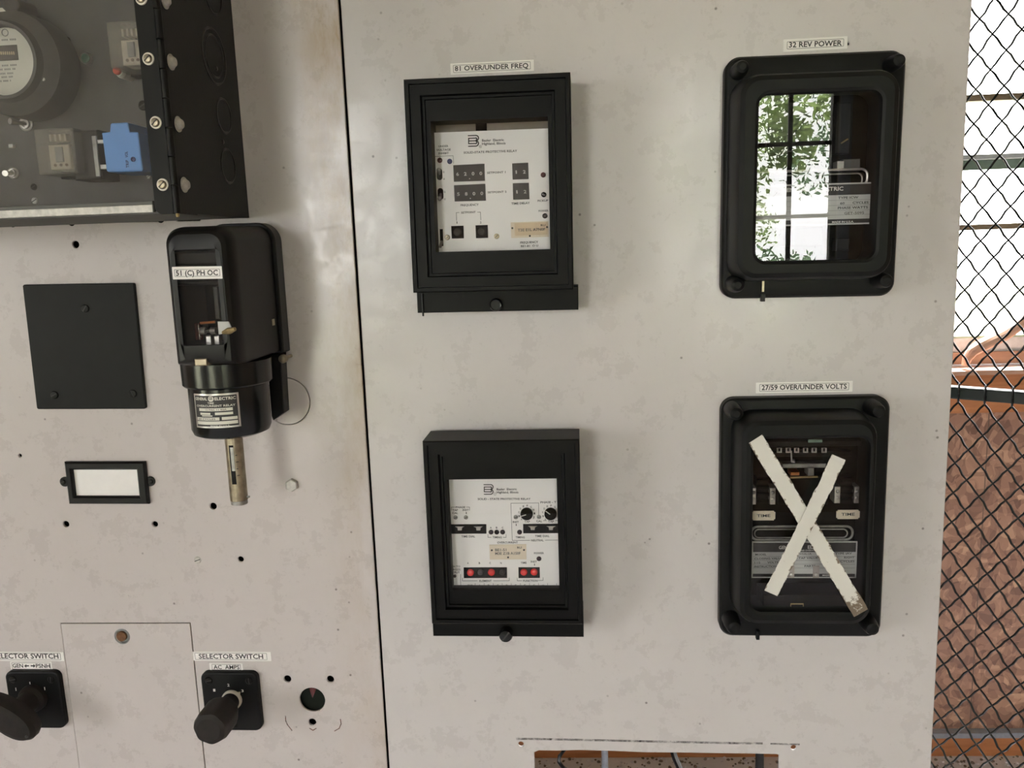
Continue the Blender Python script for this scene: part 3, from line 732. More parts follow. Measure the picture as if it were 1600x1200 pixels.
def logo(b, t, x0, y0, sc, sl, w):
    def q(x, y): return (x0+x*sc, y0+y*sc+x*sc*sl)
    def arc(cx, cy, r, a0, a1, n=7): return [(cx+r*math.cos(math.radians(a0+(a1-a0)*k/n)), cy+r*math.sin(math.radians(a0+(a1-a0)*k/n))) for k in range(n+1)]
    for seq in ([(0, 0), (12, 0)]+arc(12, 4.25, 4.25, -90, 90)+[(0.5, 8.5)], [(0.5, 8.5), (12, 8.5)]+arc(12, 12.75, 4.25, -90, 90)+[(0.5, 17)],
                [(0.5, 4.25), (12, 4.25)]+arc(12, 5.6, 1.6, -90, 60, 3), [(0.5, 12.75), (12, 12.75)]+arc(12, 11.4, 1.6, 90, -60, 3), [(0.5, 4.25), (0.5, 12.75)]):
        LN(b, t, [q(*p) for p in seq], w, wd=0.0009*sc)
# -------- upper: 81
t, wr = solid_state('upper middle black relay with thumbwheels set to 6200 and 5800', (637.7, 288.5), (893.5, 280), (637.7, 893.5, 118, 455), (677, 858, 186, 391.8), (651.3, 903.5, 445, 486.6))
c = t.L(660, 470, 0.032); b = B(); b.tube([(c[0], t.L(660, 459, .032)[1], 0.0315), (c[0], t.L(660, 494, .032)[1], 0.0315)], 0.0009, 'black_enamel'); b.build('hinge_pin', t)
c = t.L(775.5, 476, 0.032); b = B(); b.lathe(c[0], c[1], [(0.0058, 0.028), (0.0060, 0.036), (0.0050, 0.038), (0.0042, 0.0376)], 'black_gloss'); b.build('thumbscrew', t)
w = 0.024
u0, u1, v0, v1 = wr[0], wr[1], wr[2], t.Rc(674, 857, 204, 391.8, w)[3]
b = B(); b.box(u0-0.006, u1+0.006, v0-0.006, v1, w-0.0015, w, 'face_white')
b.build('faceplate', t, 'white printed faceplate')
b = B(); b.box(u0-0.004, u1+0.004, v1+0.0005, wr[3]+0.004, 0.013, 0.0145, 'chassis_tan'); x, _ = t.L(752, 196, 0.015); b.box(x-0.005, x+0.005, v1+0.0005, wr[3]+0.004, 0.0145, 0.0165, 'soft_black'); b.build('chassis', t, 'dull brown chassis strip')
b = B(); W1 = w+0.00005
logo(b, t, 731.8, 212, 0.98, -0.03, W1)
for (s_, x0, y0, x1, y1, h) in (('Basler  Electric', 753.2, 221.3, 787.5, 220.2, 3.7), ('Highland, Illinois', 753.2, 226.6, 790, 225.4, 3.7), ('SOLID-STATE PROTECTIVE RELAY', 724.5, 240.2, 808, 237.3, 3.4),
    ('UNDER', 685.2, 230.3, 700.5, 229.7, 3.2), ('VOLTAGE', 681.8, 236, 704.4, 235.2, 3.2), ('INHIBIT', 685.3, 241.3, 701.2, 240.7, 3.2), ('SETPOINT 1', 761, 271.6, 790, 270.4, 3.1), ('SETPOINT 2', 762, 302.2, 791.5, 301, 3.1),
    ('FREQUENCY', 719.8, 322.4, 748, 321.3, 3.3), ('TIME DELAY', 799, 319.8, 828, 318.6, 3.3), ('PICKUP', 840, 315.4, 856.5, 314.7, 3.1), ('POWER', 841.6, 331.3, 857, 330.6, 3.1), ('SETPOINT', 720.5, 333.8, 743.3, 332.9, 3.1),
    ('1', 713.6, 349.4, 714.8, 349.3, 3.2), ('2', 750, 349.2, 752.4, 349.1, 3.2), ('FREQUENCY', 813, 380.8, 841, 379.6, 3.3), ('BE1-81  O U', 814, 386.2, 841, 385.1, 3.1), ('O', 692.3, 270.3, 694.6, 270.2, 2.8), ('U', 692.8, 281, 695, 280.9, 2.8), ('O', 693.6, 301.3, 696, 301.2, 2.8), ('U', 694, 312.5, 696.3, 312.4, 2.8)):
    T(b, t, s_, x0, y0, x1, y1, h, W1)
LN(b, t, ((680, 256.5), (679.8, 244.6), (708, 243.2), (708.8, 255)), W1, wd=0.00028)
LN(b, t, ((713.4, 344.5), (713, 332.3), (717.5, 332)), W1, wd=0.00036); LN(b, t, ((746.2, 331.6), (750.6, 331.4), (751.3, 343.5)), W1, wd=0.00036)
LN(b, t, [(750.5+2*math.cos(a*PI/6), 229+2*math.sin(a*PI/6)) for a in range(13)], W1, wd=0.0002); T(b, t, 'R', 749.8, 229.9, 751.3, 229.9, 1.8, W1)
b.build('lettering', t)
def wheels(rect, digits, dx0, dx1, dy, dot=None):
    q = [t.L(*p, w) for p in rect]; b = B(); b.prism(q[::-1], w-0.001, w+0.0004, 'dark_wheel', 0.0001)
    n = len(digits); A, C_ = t.L(*dx0, w), t.L(*dx1, w)
    for k, ch in enumerate(digits):
        f = (k+0.5)/n; cx = dx0[0]+(dx1[0]-dx0[0])*f; cy = dx0[1]+(dx1[1]-dx0[1])*f
        T(b, t, ch, cx-(1.0 if ch == '1' else 2.1), cy+2.6, cx+(1.0 if ch == '1' else 2.1), cy+2.4, 5.2, w+0.0004, 'print_white')
    if dot: u, v = t.L(*dot, w); b.cyl(u, v, 0.0005, w, w+0.0006, 'print_white', n=10)
    return b.build('thumbwheel_counter', t)
wheels(((708.2, 258.2), (757, 255.8), (757.8, 282.6), (709.3, 284)), '6200', (709, 272.3), (757.5, 270.8), 0, (733.8, 279.3))
wheels(((709.3, 289.5), (758.2, 287.2), (759.3, 313.6), (710.5, 314.9)), '5800', (710.3, 303.6), (759, 302), 0, (735, 310))
wheels(((800.2, 255.4), (825.3, 254.2), (826, 279.8), (801, 280.7)), '12', (800.6, 269), (825.6, 268.4), 0)
wheels(((801.2, 286.4), (826.3, 285.6), (827.3, 311.3), (801.8, 312)), '12', (801.6, 300), (826.8, 299.4), 0)
for x, y, m_ in ((687.3, 250.5, 'maroon_lens'), (702.8, 252.3, 'navy_lens'), (848.8, 273.3, 'maroon_lens'), (849.6, 304.1, 'dark_lens'), (851.5, 337.3, 'dark_lens')): lens(t, x, y, 4.0, w, m_)
for (x, y, yl, dy) in ((686.8, 272.3, 266, 0), (688.3, 303, 310.5, 0)):
    A = t.L(x, y, w); p = t.px((x, y), w); b = B()
    b.prism(rrect(A[0]-4.4*p, A[0]+4.4*p, A[1]-8.8*p, A[1]+8.8*p, 4.3*p, 6), w-0.001, w+0.0003, 'dark_wheel' if y < 290 else 'soft_black'); b.build('switch_slot', t)
    q = t.L(x-1.2, yl, w+0.004); b = B(); b.tube([(A[0], A[1], w), (q[0], q[1], w+0.005)], 0, 'lever_grey', 10, rs=[0.0011, 0.0021]); b.lathe(q[0], q[1], [(0.0021, w+0.0045), (0.0018, w+0.0062), (0.0006, w+0.007)], 'lever_grey', 12); b.build('toggle_lever', t)
for q in (((705, 353.2), (724.2, 352.6), (724.9, 372.4), (706, 372.9)), ((743, 352.2), (762, 351.4), (762.6, 371.6), (743.8, 372.2))):
    b = B(); b.prism([t.L(*p, w) for p in q][::-1], w-0.001, w+0.0004, 'soft_black'); b.build('button_well', t)
    cx = sum(p[0] for p in q)/4; cy = sum(p[1] for p in q)/4; lens(t, cx, cy, 6.2, w+0.0004, 'dark_wheel', 'push_button', 0.0025)
A, C_ = t.L(687.5, 358, w), t.L(691.5, 384.5, w); b = B(); b.box(A[0]-0.0002, A[0]+0.0026, C_[1], A[1], w-0.001, w+0.0003, 'soft_black'); b.build('lever_slot', t)
A, C_ = t.L(690.5, 377, w), t.L(687.5, 386, w+.004); b = B(); b.tube([(A[0], A[1], w), (C_[0], C_[1], w+0.004)], 0.0014, 'lever_grey'); b.build('reset_lever', t)
for x, y in ((699, 371), (776, 369.2)):
    u, v = t.L(x, y, w); b = B(); screw(b, u, v, 0.0025, w, 'aged_brass', 0.7, 0.0009); b.build('screw', t)
def nameplate(t, rect, inner, w, lines, rivets, ru):
    b = B(); b.prism([t.L(*p, w) for p in rect][::-1], w, w+0.0006, 'cream'); 
    if inner: b.prism([t.L(*p, w) for p in inner][::-1], w+0.0006, w+0.0008, 'tan_paper')
    for (s_, x0, y0, x1, y1, h) in lines: T(b, t, s_, x0, y0, x1, y1, h, w+0.0009, 'print_grey')
    for x, y in rivets: u, v = t.L(x, y, w); b.cyl(u, v, 0.0009, w, w+0.0011, 'print_black', n=12)
    T(b, t, 'RU', ru[0], ru[1], ru[0]+7, ru[1]-0.3, 3.2, w+0.0009, 'print_black')
    b.build('rating_plate', t, 'small tan rating plate with typed numbers')
nameplate(t, ((798, 347.5), (857, 345.5), (857.6, 370), (799, 372)), ((804, 348.8), (855.5, 347), (855.5, 366.5), (804.8, 368.5)), w, (('T3E E1L A7N0F', 809, 361.8, 852, 360, 4.2),), ((800.6, 356.5), (854.8, 354.8), (828, 368.6)), (845, 353.6))
# -------- lower: 51
t, wr = solid_state('lower middle black relay with four red lamps lit and two round knobs', (667.4, 832), (908, 831), (667.4, 908, 688, 975.5), (702.8, 872, 747.8, 920.8), (676.2, 911.8, 965, 995))
c = t.L(790.5, 991.5, 0.036); b = B(); b.lathe(c[0], c[1], [(0.0065, 0.028), (0.0068, 0.038), (0.0058, 0.0405), (0.002, 0.041)], 'black_gloss'); b.line([(c[0]-0.003, c[1]-0.004), (c[0]+0.003, c[1]+0.004)], 0.0012, 0.0405, 'print_black', 0.0008); b.build('thumbscrew', t)
w = 0.030
b = B(); b.box(wr[0]-0.006, wr[1]+0.006, wr[2]-0.006, wr[3]+0.006, w-0.0015, w, 'face_white'); b.build('faceplate', t, 'white printed faceplate')
W1 = w+0.00005
b = B(); logo(b, t, 756.2, 757.2, 0.88, 0.0, W1)
for (s_, x0, y0, x1, y1, h) in (('Basler  Electric', 776, 766, 807.6, 765.7, 3.3), ('Highland, Illinois', 776, 770.8, 810, 770.6, 3.3), ('SOLID - STATE PROTECTIVE RELAY', 746.5, 781.2, 829, 781, 3.1),
    ('PHASE', 712, 794, 727, 794, 3.0), ('TAP', 707, 798.5, 715.5, 798.5, 3.0), ('CAL', 707, 803, 715.5, 803, 3.0), ('INST', 723, 798.3, 732.5, 798.3, 3.0), ('1', 728, 803, 729.2, 803, 3.0),
    ('TIME DIAL', 721, 839.8, 742.5, 839.6, 3.2), ('A', 765.7, 826, 768.2, 826, 3.1), ('B', 774.8, 826, 777.2, 826, 3.1), ('C', 784.2, 826, 786.6, 826, 3.1), ('TIMING', 769.8, 841, 784, 841, 3.1), ('TIMING', 805.7, 841, 820, 841, 3.1),
    ('INST', 801.2, 817, 810.5, 817, 3.0), ('1', 806, 821.5, 807.2, 821.5, 3.0), ('TAP', 819.5, 816.5, 828, 816.5, 3.1), ('CAL', 838, 815.7, 847, 815.7, 3.1), ('TAP', 856.5, 816.3, 865.5, 816.3, 3.1), ('PHASE - T', 844.5, 786.4, 869.3, 786, 3.1),
    ('TIME DIAL', 836, 839.2, 858.5, 839, 3.2), ('NEUTRAL', 830, 845.8, 849.5, 845.6, 3.1), ('OVERCURRENT', 777, 849.2, 809.3, 849, 3.1), ('POWER', 834.5, 865.8, 850, 865.6, 3.0), ('A', 730, 881.2, 732.4, 881.2, 3.0), ('B', 748, 881.2, 750.4, 881.2, 3.0), ('C', 764.6, 881.2, 767, 881.2, 3.0), ('N', 781.8, 881.2, 784, 881.2, 3.0),
    ('TIME', 813.8, 880.8, 822.8, 880.7, 3.0), ('INST', 829.5, 879, 839, 879, 3.0), ('1', 834.6, 883.6, 835.8, 883.6, 3.0), ('ELEMENT', 749, 909.2, 768.3, 909, 3.1), ('FUNCTION', 817.5, 909, 840, 908.8, 3.1),
    ('SH TO', 706, 886.6, 719.3, 886.5, 3.0), ('ERGIZE', 706, 891.4, 719.6, 891.3, 3.0), ('TPUT', 707, 895.9, 718.6, 895.8, 3.0), ('TAP', 730.7, 916.2, 738.5, 916.2, 3.0)):
    T(b, t, s_, x0, y0, x1, y1, h, W1)
for k, ch in enumerate('ABCDEFGH'): x = 748.2+k*14.15; T(b, t, ch, x, 916.2, x+2.6, 916.1, 3.0, W1)
for seq in (((705.5, 797.5), (705.4, 792.3), (710.6, 792.3)), ((728.6, 792.3), (733.8, 792.3), (733.8, 797.5)), ((762.4, 835), (762.4, 839.6), (767.4, 839.6)), ((786, 839.6), (790.8, 839.6), (790.8, 835)),
    ((841.8, 804), (841.6, 785.8), (798.2, 786.2), (800.4, 844.3), (828, 844.2)), ((852, 844), (871.5, 843.8)), ((722.5, 903.2), (722.6, 907.6), (745.8, 907.4)), ((771, 907.4), (795.8, 907.2), (795.8, 902.8)),
    ((808, 903), (808.2, 907.4), (815.5, 907.3)), ((841, 907), (848.6, 906.8), (848.6, 902.5)), ((719.8, 897.5), (720, 920)), ((727, 917.6), (872, 916.8)), ((849, 813.3), (853.5, 813.3)), ((868, 813.2), (871, 813.2)), ((704, 889), (704.2, 889))):
    LN(b, t, seq, W1, wd=0.00032)
for k in range(10): x = 742.3+k*14.15; LN(b, t, ((x, 911.5), (x, 917.2)), W1, wd=0.00028)
LN(b, t, [(773.4+1.8*math.cos(a*PI/6), 771.8+1.8*math.sin(a*PI/6)) for a in range(13)], W1, wd=0.0002)
for (cx, cy) in ((823, 802.2), (860.3, 802.2)):
    for k, ch in enumerate('ABCDEFGHIJ'):
        a_ = math.radians(228-28.5*k); x, y = cx+12.2*math.cos(a_), cy-12.2*math.sin(a_)
        if x < 870: T(b, t, ch, x-1.1, y+1.4, x+1.1, y+1.4, 2.9, W1)
b.build('lettering', t)
for (cx, cy, ta) in ((823, 802.2, 197), (860.3, 802.2, 142)):
    u, v = t.L(cx, cy, w); r = 9.6*t.px((cx, cy), w); b = B(); b.lathe(u, v, [(r, w), (r, w+0.003), (r*0.92, w+0.0035), (r*0.1, w+0.0036)], 'black_moulded', 32)
    c_, s_ = math.cos(math.radians(ta)), math.sin(math.radians(ta)); b.line([(u+c_*r*0.15, v+s_*r*0.15), (u+c_*r*0.9, v+s_*r*0.9)], 0.0009, w+0.0036, 'print_white', 0.0002); b.build('tap_knob', t)
for x, y in ((711.8, 808.4), (728, 808.3), (805.9, 807.9), (842.2, 807.6)):
    u, v = t.L(x, y, w); b = B(); screw(b, u, v, 0.0021, w, 'dull_metal', 0.4, 0.0012); b.build('trim_screw', t)
for x, y in ((767.3, 831.3), (776.2, 831.3), (785.4, 831.2), (811.9, 831.3)): lens(t, x, y, 3.8, w, 'dark_lens')
lens(t, 842.2, 872.8, 3.8, w, 'dark_lens'); lens(t, 710.6, 900, 2.5, w, 'dark_lens'); lens(t, 711.3, 918.5, 2.3, w, 'dark_lens')
for rect, xs in ((((702, 819.2), (759.7, 819), (760, 833.6), (703, 833.8)), (718.7, 747.8)), (((817.3, 818.6), (875, 818.2), (875, 832.8), (817.6, 833.2)), (832.5, 861))):
    b = B(); b.prism([t.L(*p, w) for p in rect][::-1], w-0.001, w+0.0004, 'soft_black'); b.build('dial_window', t)
    for x in xs:
        b = B(); y = 822 if x < 800 else 821.4
        b.prism([t.L(*p, w) for p in ((x-7.3, y), (x+7.3, y-0.3), (x+3.5, y+1.8), (x+3, y+5.8), (x-3, y+5.8), (x-3.5, y+1.8))][::-1], w+0.0004, w+0.0022, 'bright_metal', 0.0003); b.build('thumb_dial', t)
nameplate(t, ((764.6, 851), (822.3, 850.2), (822.6, 873.6), (765.6, 874.2)), None, w, (('BE1-51', 773.8, 861.2, 791.4, 861, 4.0), ('M3E Z1B A1S0F', 773.8, 866.7, 813.5, 866.3, 4.0)), ((768.6, 859.3), (818.8, 858.9), (794, 870.4)), (808.3, 857.2))
for rect in (((724.4, 886.4), (792, 886.3), (792.3, 902.8), (724.8, 903)), ((810, 886.3), (843.3, 886.2), (843.6, 902.8), (810.3, 903))):
    b = B(); b.prism([t.L(*p, w) for p in rect][::-1], w-0.001, w+0.0004, 'soft_black'); b.build('lamp_window', t)
for x, y, m_, l_ in ((735.2, 894.2, 'red_lens', 'bright red target lamp'), (751, 893.8, 'dark_wheel', None), (768, 893.8, 'red_lens', 'bright red target lamp'), (785, 893.8, 'dark_wheel', None), (818.6, 893.6, 'red_lens', 'red target lamp'), (834.6, 893.4, 'red_lens', 'bright red target lamp')):
    lens(t, x, y, 5.4 if m_ == 'red_lens' else 4.4, w+0.0004, m_, 'target_lamp', 0.0028, label=l_)

# ================================================================== RIGHT: TWO DRAW-OUT RELAYS
def drawout(label, a, c, base, frame_, win, knobs, D=0.048, rb=0.013, rf=0.019, rw=0.009):
    t = Thing('protective_relay', label, 'relay', a, c, 0.012)
    bo = t.Rc(*base, 0.012); fo = t.Rc(*frame_, D); wi_ = t.Rc(*win, D-0.003)
    N_ = 8; R_ = lambda r, rad, d=0: rrect(r[0]+d, r[1]-d, r[2]+d, r[3]-d, max(rad-d, 0.001), N_)
    fb = (fo[0]-0.002, fo[1]+0.002, fo[2]-0.002, fo[3]+0.002)
    b = B(); b.stack([(R_(bo, rb), 0), (R_(bo, rb), 0.010), (R_(bo, rb, 0.002), 0.013), (R_(bo, rb, 0.004), 0.0135), (R_(fb, rf, 0.004), 0.0135), (R_(wi_, rw, -0.004), 0.0135), (R_(wi_, rw, -0.004), 0.001), (R_(bo, rb), 0)], 'charcoal_cast', False, False)
    b.build('base_flange', t)
    b = B(); b.stack([(R_(wi_, rw, -0.002), 0.0137), (R_(fb, rf), 0.0137), (R_(fb, rf), 0.016), (R_(fo, rf), D-0.007), (R_(fo, rf, 0.002), D-0.002), (R_(fo, rf, 0.006), D), (R_(wi_, rw, -0.003), D), (R_(wi_, rw, -0.0006), D-0.001), (R_(wi_, rw), D-0.003), (R_(wi_, rw), D-0.008), (R_(wi_, rw, -0.002), D-0.009), (R_(wi_, rw, -0.002), 0.0137)], 'charcoal_cast', False, False)
    b.build('cover', t)
    b = B(); b.prism(R_(wi_, rw, -0.0018), D-0.0072, D-0.0058, 'clear_glass'); b.build('glass', t)
    b = B(); b.box(wi_[0]-0.0045, wi_[1]+0.0045, wi_[2]-0.0045, wi_[3]+0.0045, 0.0002, 0.0009, 'dark_void'); b.build('back_plate', t)
    for (x, y, r) in knobs:
        u, v = t.L(x, y, 0.036); r = r*t.px((x, y), 0.03); b = B()
        b.lathe(u, v, [(r*1.15, 0.0125), (r*1.12, 0.022), (r*0.98, 0.032), (r*0.80, 0.0355), (r*0.45, 0.0368)], 'charcoal_cast', 28); b.build('cover_nut', t)
    return t, wi_
t, wr = drawout('upper right black relay whose glass mirrors a window and trees', (1130, 278.3), (1407, 270), (1130, 1407, 83.5, 464.5), (1151.5, 1403.5, 110, 436.5), (1183, 1371.5, 145, 406.3), ((1160.5, 104, 11.5), (1406, 93.5, 11.5), (1153, 445.5, 12), (1385.5, 439, 12)))
c = t.L(1192, 448, 0.014); p = t.px((1192, 448), 0.014)
b = B(); b.box(c[0]-1.8*p, c[0]+1.8*p, c[1]-8*p, c[1]+9*p, 0.0136, 0.0150, 'aged_brass'); b.build('latch_pin', t, 'small brass latch pin')
b = B(); b.box(c[0]-4*p, c[0]+2*p, c[1]-23*p, c[1]-11*p, 0.0136, 0.020, 'black_enamel', 0.0005); b.build('latch_tip', t)
def data_plate(t, rect, w, hdr, ftr, rows, texts):
    A = [t.L(*p, w) for p in rect]; u0, u1 = A[0][0], A[1][0]; v1, v0 = (A[0][1]+A[1][1])/2, (A[2][1]+A[3][1])/2
    b = B(); b.box(u0, u1, v0, v1, w, w+0.0008, 'plate_grey'); m_ = 0.0013
    y = lambda py: t.L((rect[0][0]+rect[1][0])/2, py, w)[1]
    b.box(u0+m_, u1-m_, y(hdr), v1-m_, w+0.0008, w+0.0009, 'print_black'); b.box(u0+m_, u1-m_, v0+m_, y(ftr), w+0.0008, w+0.0009, 'print_black')
    for r_ in rows: b.box(u0+m_, u1-m_, y(r_)-0.0001, y(r_)+0.0001, w+0.0008, w+0.0009, 'print_grey')
    for (s_, x0, y0, x1, y1, h, m2) in texts: T(b, t, s_, x0, y0, x1, y1, h, w+0.0009, m2)
    return b.build('data_plate', t, 'printed metal data plate')
def loop(t, x0, x1, y0, y1, w, rpx, rad=0.0011, m_='bright_metal', name='handle_loop', half=False):
    r_ = t.Rc(x0, x1, y0, y1, w); rr = min((r_[3]-r_[2])/2*0.98, rpx*t.px((x0, y0), w))
    q = rrect(*r_, rr, 6); b = B(); b.tube([(a_[0], a_[1], w) for a_ in q+[q[0]]], rad, m_, 8); return b.build(name, t)
w = 0.022
data_plate(t, ((1179, 290), (1363.5, 284.5), (1359.5, 350.5), (1178, 354)), w, 306, 343.5, (314, 322, 330, 337),
    (('GENERAL', 1222, 300, 1262, 299.3, 6, 'print_white'), ('ELECTRIC', 1275, 298.6, 1317.5, 297.6, 6, 'print_white'), ('MODEL', 1187, 314, 1205, 313.5, 3.6, 'print_black'), ('12ICW51A2A', 1240, 312.5, 1282, 311.5, 3.6, 'print_grey'), ('TYPE ICW', 1309.5, 311, 1341, 310, 3.6, 'print_black'),
     ('60', 1312.5, 319.5, 1319.5, 319.3, 3.6, 'print_black'), ('CYCLES', 1332, 318.6, 1357, 318, 3.6, 'print_black'), ('PHASE WATTS', 1309, 326.8, 1356, 325.4, 3.6, 'print_black'), ('GET-5095', 1319, 335.2, 1350, 334.2, 4, 'print_grey'), ('MADE IN U.S.A.', 1300, 348.6, 1334, 347.6, 3, 'print_white')))
loop(t, 1180, 1355, 266.5, 292, w-0.005, 10)
loop(t, 1186, 1347, 273, 292, w-0.006, 8, 0.0007, 'dull_metal')
b = B(); q = t.Rc(1307, 1318, 252, 266, w-0.01); b.box(*q, 0.001, w-0.008, 'dull_metal', 0.0005); q = t.Rc(1318, 1345, 248, 268, w-0.01); b.box(*q, 0.001, w-0.012, 'instrument_grey', 0.0005); b.build('contact_block', t)
b = B(); A = t.L(1314, 224, w-0.01); C_ = t.L(1325, 217, w-0.01); b.tube([(A[0], A[1], 0.012), (C_[0], C_[1], 0.012)], 0.0007, 'brass'); b.build('contact_spring', t)
for (x0, x1, y0, y1) in ((1306, 1330, 160, 240), (1200, 1290, 160, 235), (1215, 1285, 355, 385), (1306, 1328, 372, 392)):
    b = B(); b.box(*t.Rc(x0, x1, y0, y1, 0.012), 0.001, 0.012, 'black_moulded', 0.001); b.build('magnet_block', t)

t, wr = drawout('lower right black relay with two strips of white tape crossed over its glass', (1125.7, 808.8), (1384, 807.6), (1125.7, 1384, 621, 995), (1155, 1369, 654, 979), (1175.5, 1354, 684.5, 954), ((1151, 647, 12), (1374, 643, 12), (1147.5, 982, 12), (1364, 984, 12)))
c = t.L(1183, 992, 0.014); p = t.px((1183, 992), 0.014); b = B(); b.box(c[0]-2.5*p, c[0]+2.5*p, c[1]-5*p, c[1]+10*p, 0.0136, 0.019, 'charcoal_cast', 0.0006); b.build('latch_tip', t)
w = 0.020
data_plate(t, ((1174.5, 847), (1339.5, 844), (1338, 902), (1174.5, 903.3)), w, 862, 896, (869, 875, 881, 887),
    (('GENERAL', 1217, 858, 1246, 857.5, 5.2, 'print_white'), ('ELECTRIC', 1262, 857.3, 1298, 856.7, 5.2, 'print_white'), ('UNDER AND OVERVOLTAGE', 1236, 861.3, 1284, 860.7, 2.2, 'print_white'), ('MODEL', 1180, 868, 1197.5, 867.8, 3.2, 'print_black'), ('12IAV53L1A', 1240, 867, 1268, 866.7, 3, 'print_grey'), ('TYPE IAV', 1305, 866.5, 1331, 866, 3.2, 'print_black'), ('CLOSING VALUE IN % OF TAP VALUE', 1178.5, 874.3, 1278, 873, 3, 'print_black'), ('RIGHT', 1319, 872.6, 1335, 872.3, 3, 'print_black'),
     ('115', 1179, 880.6, 1188, 880.5, 3, 'print_grey'), ('VOLTS', 1199, 880.3, 1216, 880, 3, 'print_black'), ('60 CYCLES', 1304, 879, 1335, 878.4, 3.2, 'print_black'), ('INSTRUCTIONS', 1178.5, 886.7, 1216, 886.2, 3, 'print_black'), ('PARTS', 1257, 886, 1274, 885.8, 3.2, 'print_black'), ('MADE IN U.S.A.', 1285, 900, 1312, 899.6, 2.4, 'print_white')))
loop(t, 1174, 1332, 822.5, 843.5, w-0.004, 10, 0.0012, 'dull_metal'); loop(t, 1179, 1324, 827, 840, w-0.006, 7, 0.0007, 'dull_metal')
for (x0, x1, y0, y1) in ((1175, 1211.3, 798.6, 813.2), (1307, 1343.3, 797, 811)):
    r_ = t.Rc(x0, x1, y0, y1, w); k = 0.0012; u0, u1, v0, v1 = r_
    oc = [(u0+k, v0), (u1-k, v0), (u1-k, v0+k), (u1, v0+k), (u1, v1-k), (u1-k, v1-k), (u1-k, v1), (u0+k, v1), (u0+k, v1-k), (u0, v1-k), (u0, v0+k), (u0+k, v0+k)]
    b = B(); b.prism(oc, w-0.001, w, 'cream'); T(b, t, 'TIME', x0+7.5, y1-5.2, x1-7.8, y1-5.5, 4.4, w, 'print_black'); b.build('time_plate', t, 'cream plate lettered TIME')
for (x0, x1) in ((1173.8, 1181.3), (1203, 1211.8), (1304, 1313), (1335, 1342.3)):
    y0 = 762.5 if x0 < 1300 else 760.5; r_ = t.Rc(x0, x1, y0, y0+26, w-0.004)
    b = B(); b.box(*r_, 0.001, w-0.004, 'bright_metal', 0.0005)
    for f in (0.28, 0.66): b.lathe((r_[0]+r_[1])/2, r_[3]-(r_[3]-r_[2])*f, [(0.0018, w-0.004), (0.0016, w-0.003), (0.0006, w-0.0025)], 'dull_metal' if f < 0.5 else 'bright_metal', 14)
    b.build('tap_terminal', t)
for (x0, x1) in ((1183, 1202), (1315, 1333.5)):
    r_ = t.Rc(x0, x1, 747, 789, w-0.005); b = B(); b.box(*r_, 0.001, w-0.009, 'black_moulded')
    for k in range(4): v = r_[2]+(r_[3]-r_[2])*(k+0.5)/4; b.box(r_[0], r_[1], v-0.0016, v+0.0016, w-0.009, w-0.005, 'black_moulded', 0.0006)
    b.build('tap_block', t)
for x in (1218, 1232, 1245, 1259, 1272.5, 1288):
    r_ = t.Rc(x-3.8, x+3.8, 700.5, 707.5, 0.02); b = B(); b.frame(rect4(r_), [(r_[0]+0.0011, r_[2]+0.0011), (r_[1]-0.0011, r_[2]+0.0011), (r_[1]-0.0011, r_[3]), (r_[0]+0.0011, r_[3])], 0.018, 0.020, 'plate_pink' if x in (1232, 1245) else 'matte_zinc'); b.build('bridge_link', t)
b = B(); A, C_ = t.L(1236, 747.5, w), t.L(1279, 746.3, w); b.tube([(A[0], A[1], w-0.003), (C_[0], C_[1], w-0.003)], 0.0011, 'brass'); b.build('contact_arm', t, 'thin brass contact arm')
b = B(); A, C_ = t.L(1238, 706, w), t.L(1238.5, 722, w); b.tube([(A[0], A[1], w-0.004), (C_[0], C_[1], w-0.004)], 0.0007, 'dull_metal'); b.lathe(*t.L(1241.5, 723, w), [(0.0022, w-0.006), (0.0016, w-0.003), (0.0005, w-0.002)], 'dull_metal', 14); b.build('pivot_pin', t)
b = B(); b.box(*t.Rc(1225, 1295, 728, 735, w), 0.001, w-0.008, 'dull_metal', 0.001); b.box(*t.Rc(1265, 1274, 733, 746, w), 0.001, w-0.004, 'dull_metal', 0.0006); b.box(*t.Rc(1238, 1252, 740.5, 746, w), 0.001, w-0.006, 'copper', 0.0006)
b.box(*t.Rc(1190, 1336, 709, 718, w), 0.001, w-0.010, 'black_steel', 0.001); b.box(*t.Rc(1222, 1300, 751, 795, w), 0.001, w-0.012, 'black_moulded', 0.001); b.box(*t.Rc(1176, 1350, 690, 699, w), 0.001, w-0.003, 'charcoal_cast', 0.001); b.build('movement', t)
b = B(); b.box(*t.Rc(1263.5, 1285, 687, 691.5, 0.03), 0.028, 0.030, 'green_trim', 0.0003); b.build('target_flag', t, 'small pale green flag')
for x in (1236.5, 1275.5):
    r_ = t.Rc(x-4.8, x+4.8, 884.5, 903, w+.002); b = B(); b.box(*r_, w+0.001, w+0.002, 'plate_pink', 0.0002); b.lathe((r_[0]+r_[1])/2, r_[2]+0.0035, [(0.0019, w+0.002), (0.0015, w+0.0032), (0.0005, w+0.0036)], 'bright_metal', 14); b.build('reset_tab', t)
b = B(); b.box(*t.Rc(1192, 1352, 930, 952, 0.03), 0.001, 0.030, 'charcoal_cast', 0.001); b.build('reset_bar', t)
r_ = t.Rc(1235.5, 1255, 943.5, 950.5, 0.031); b = B(); b.tube([(r_[0], r_[2], 0.0312), (r_[0], r_[3], 0.0312), (r_[1], r_[3], 0.0312), (r_[1], r_[2], 0.0312)], 0.0007, 'brass'); b.build('wire_clip', t)
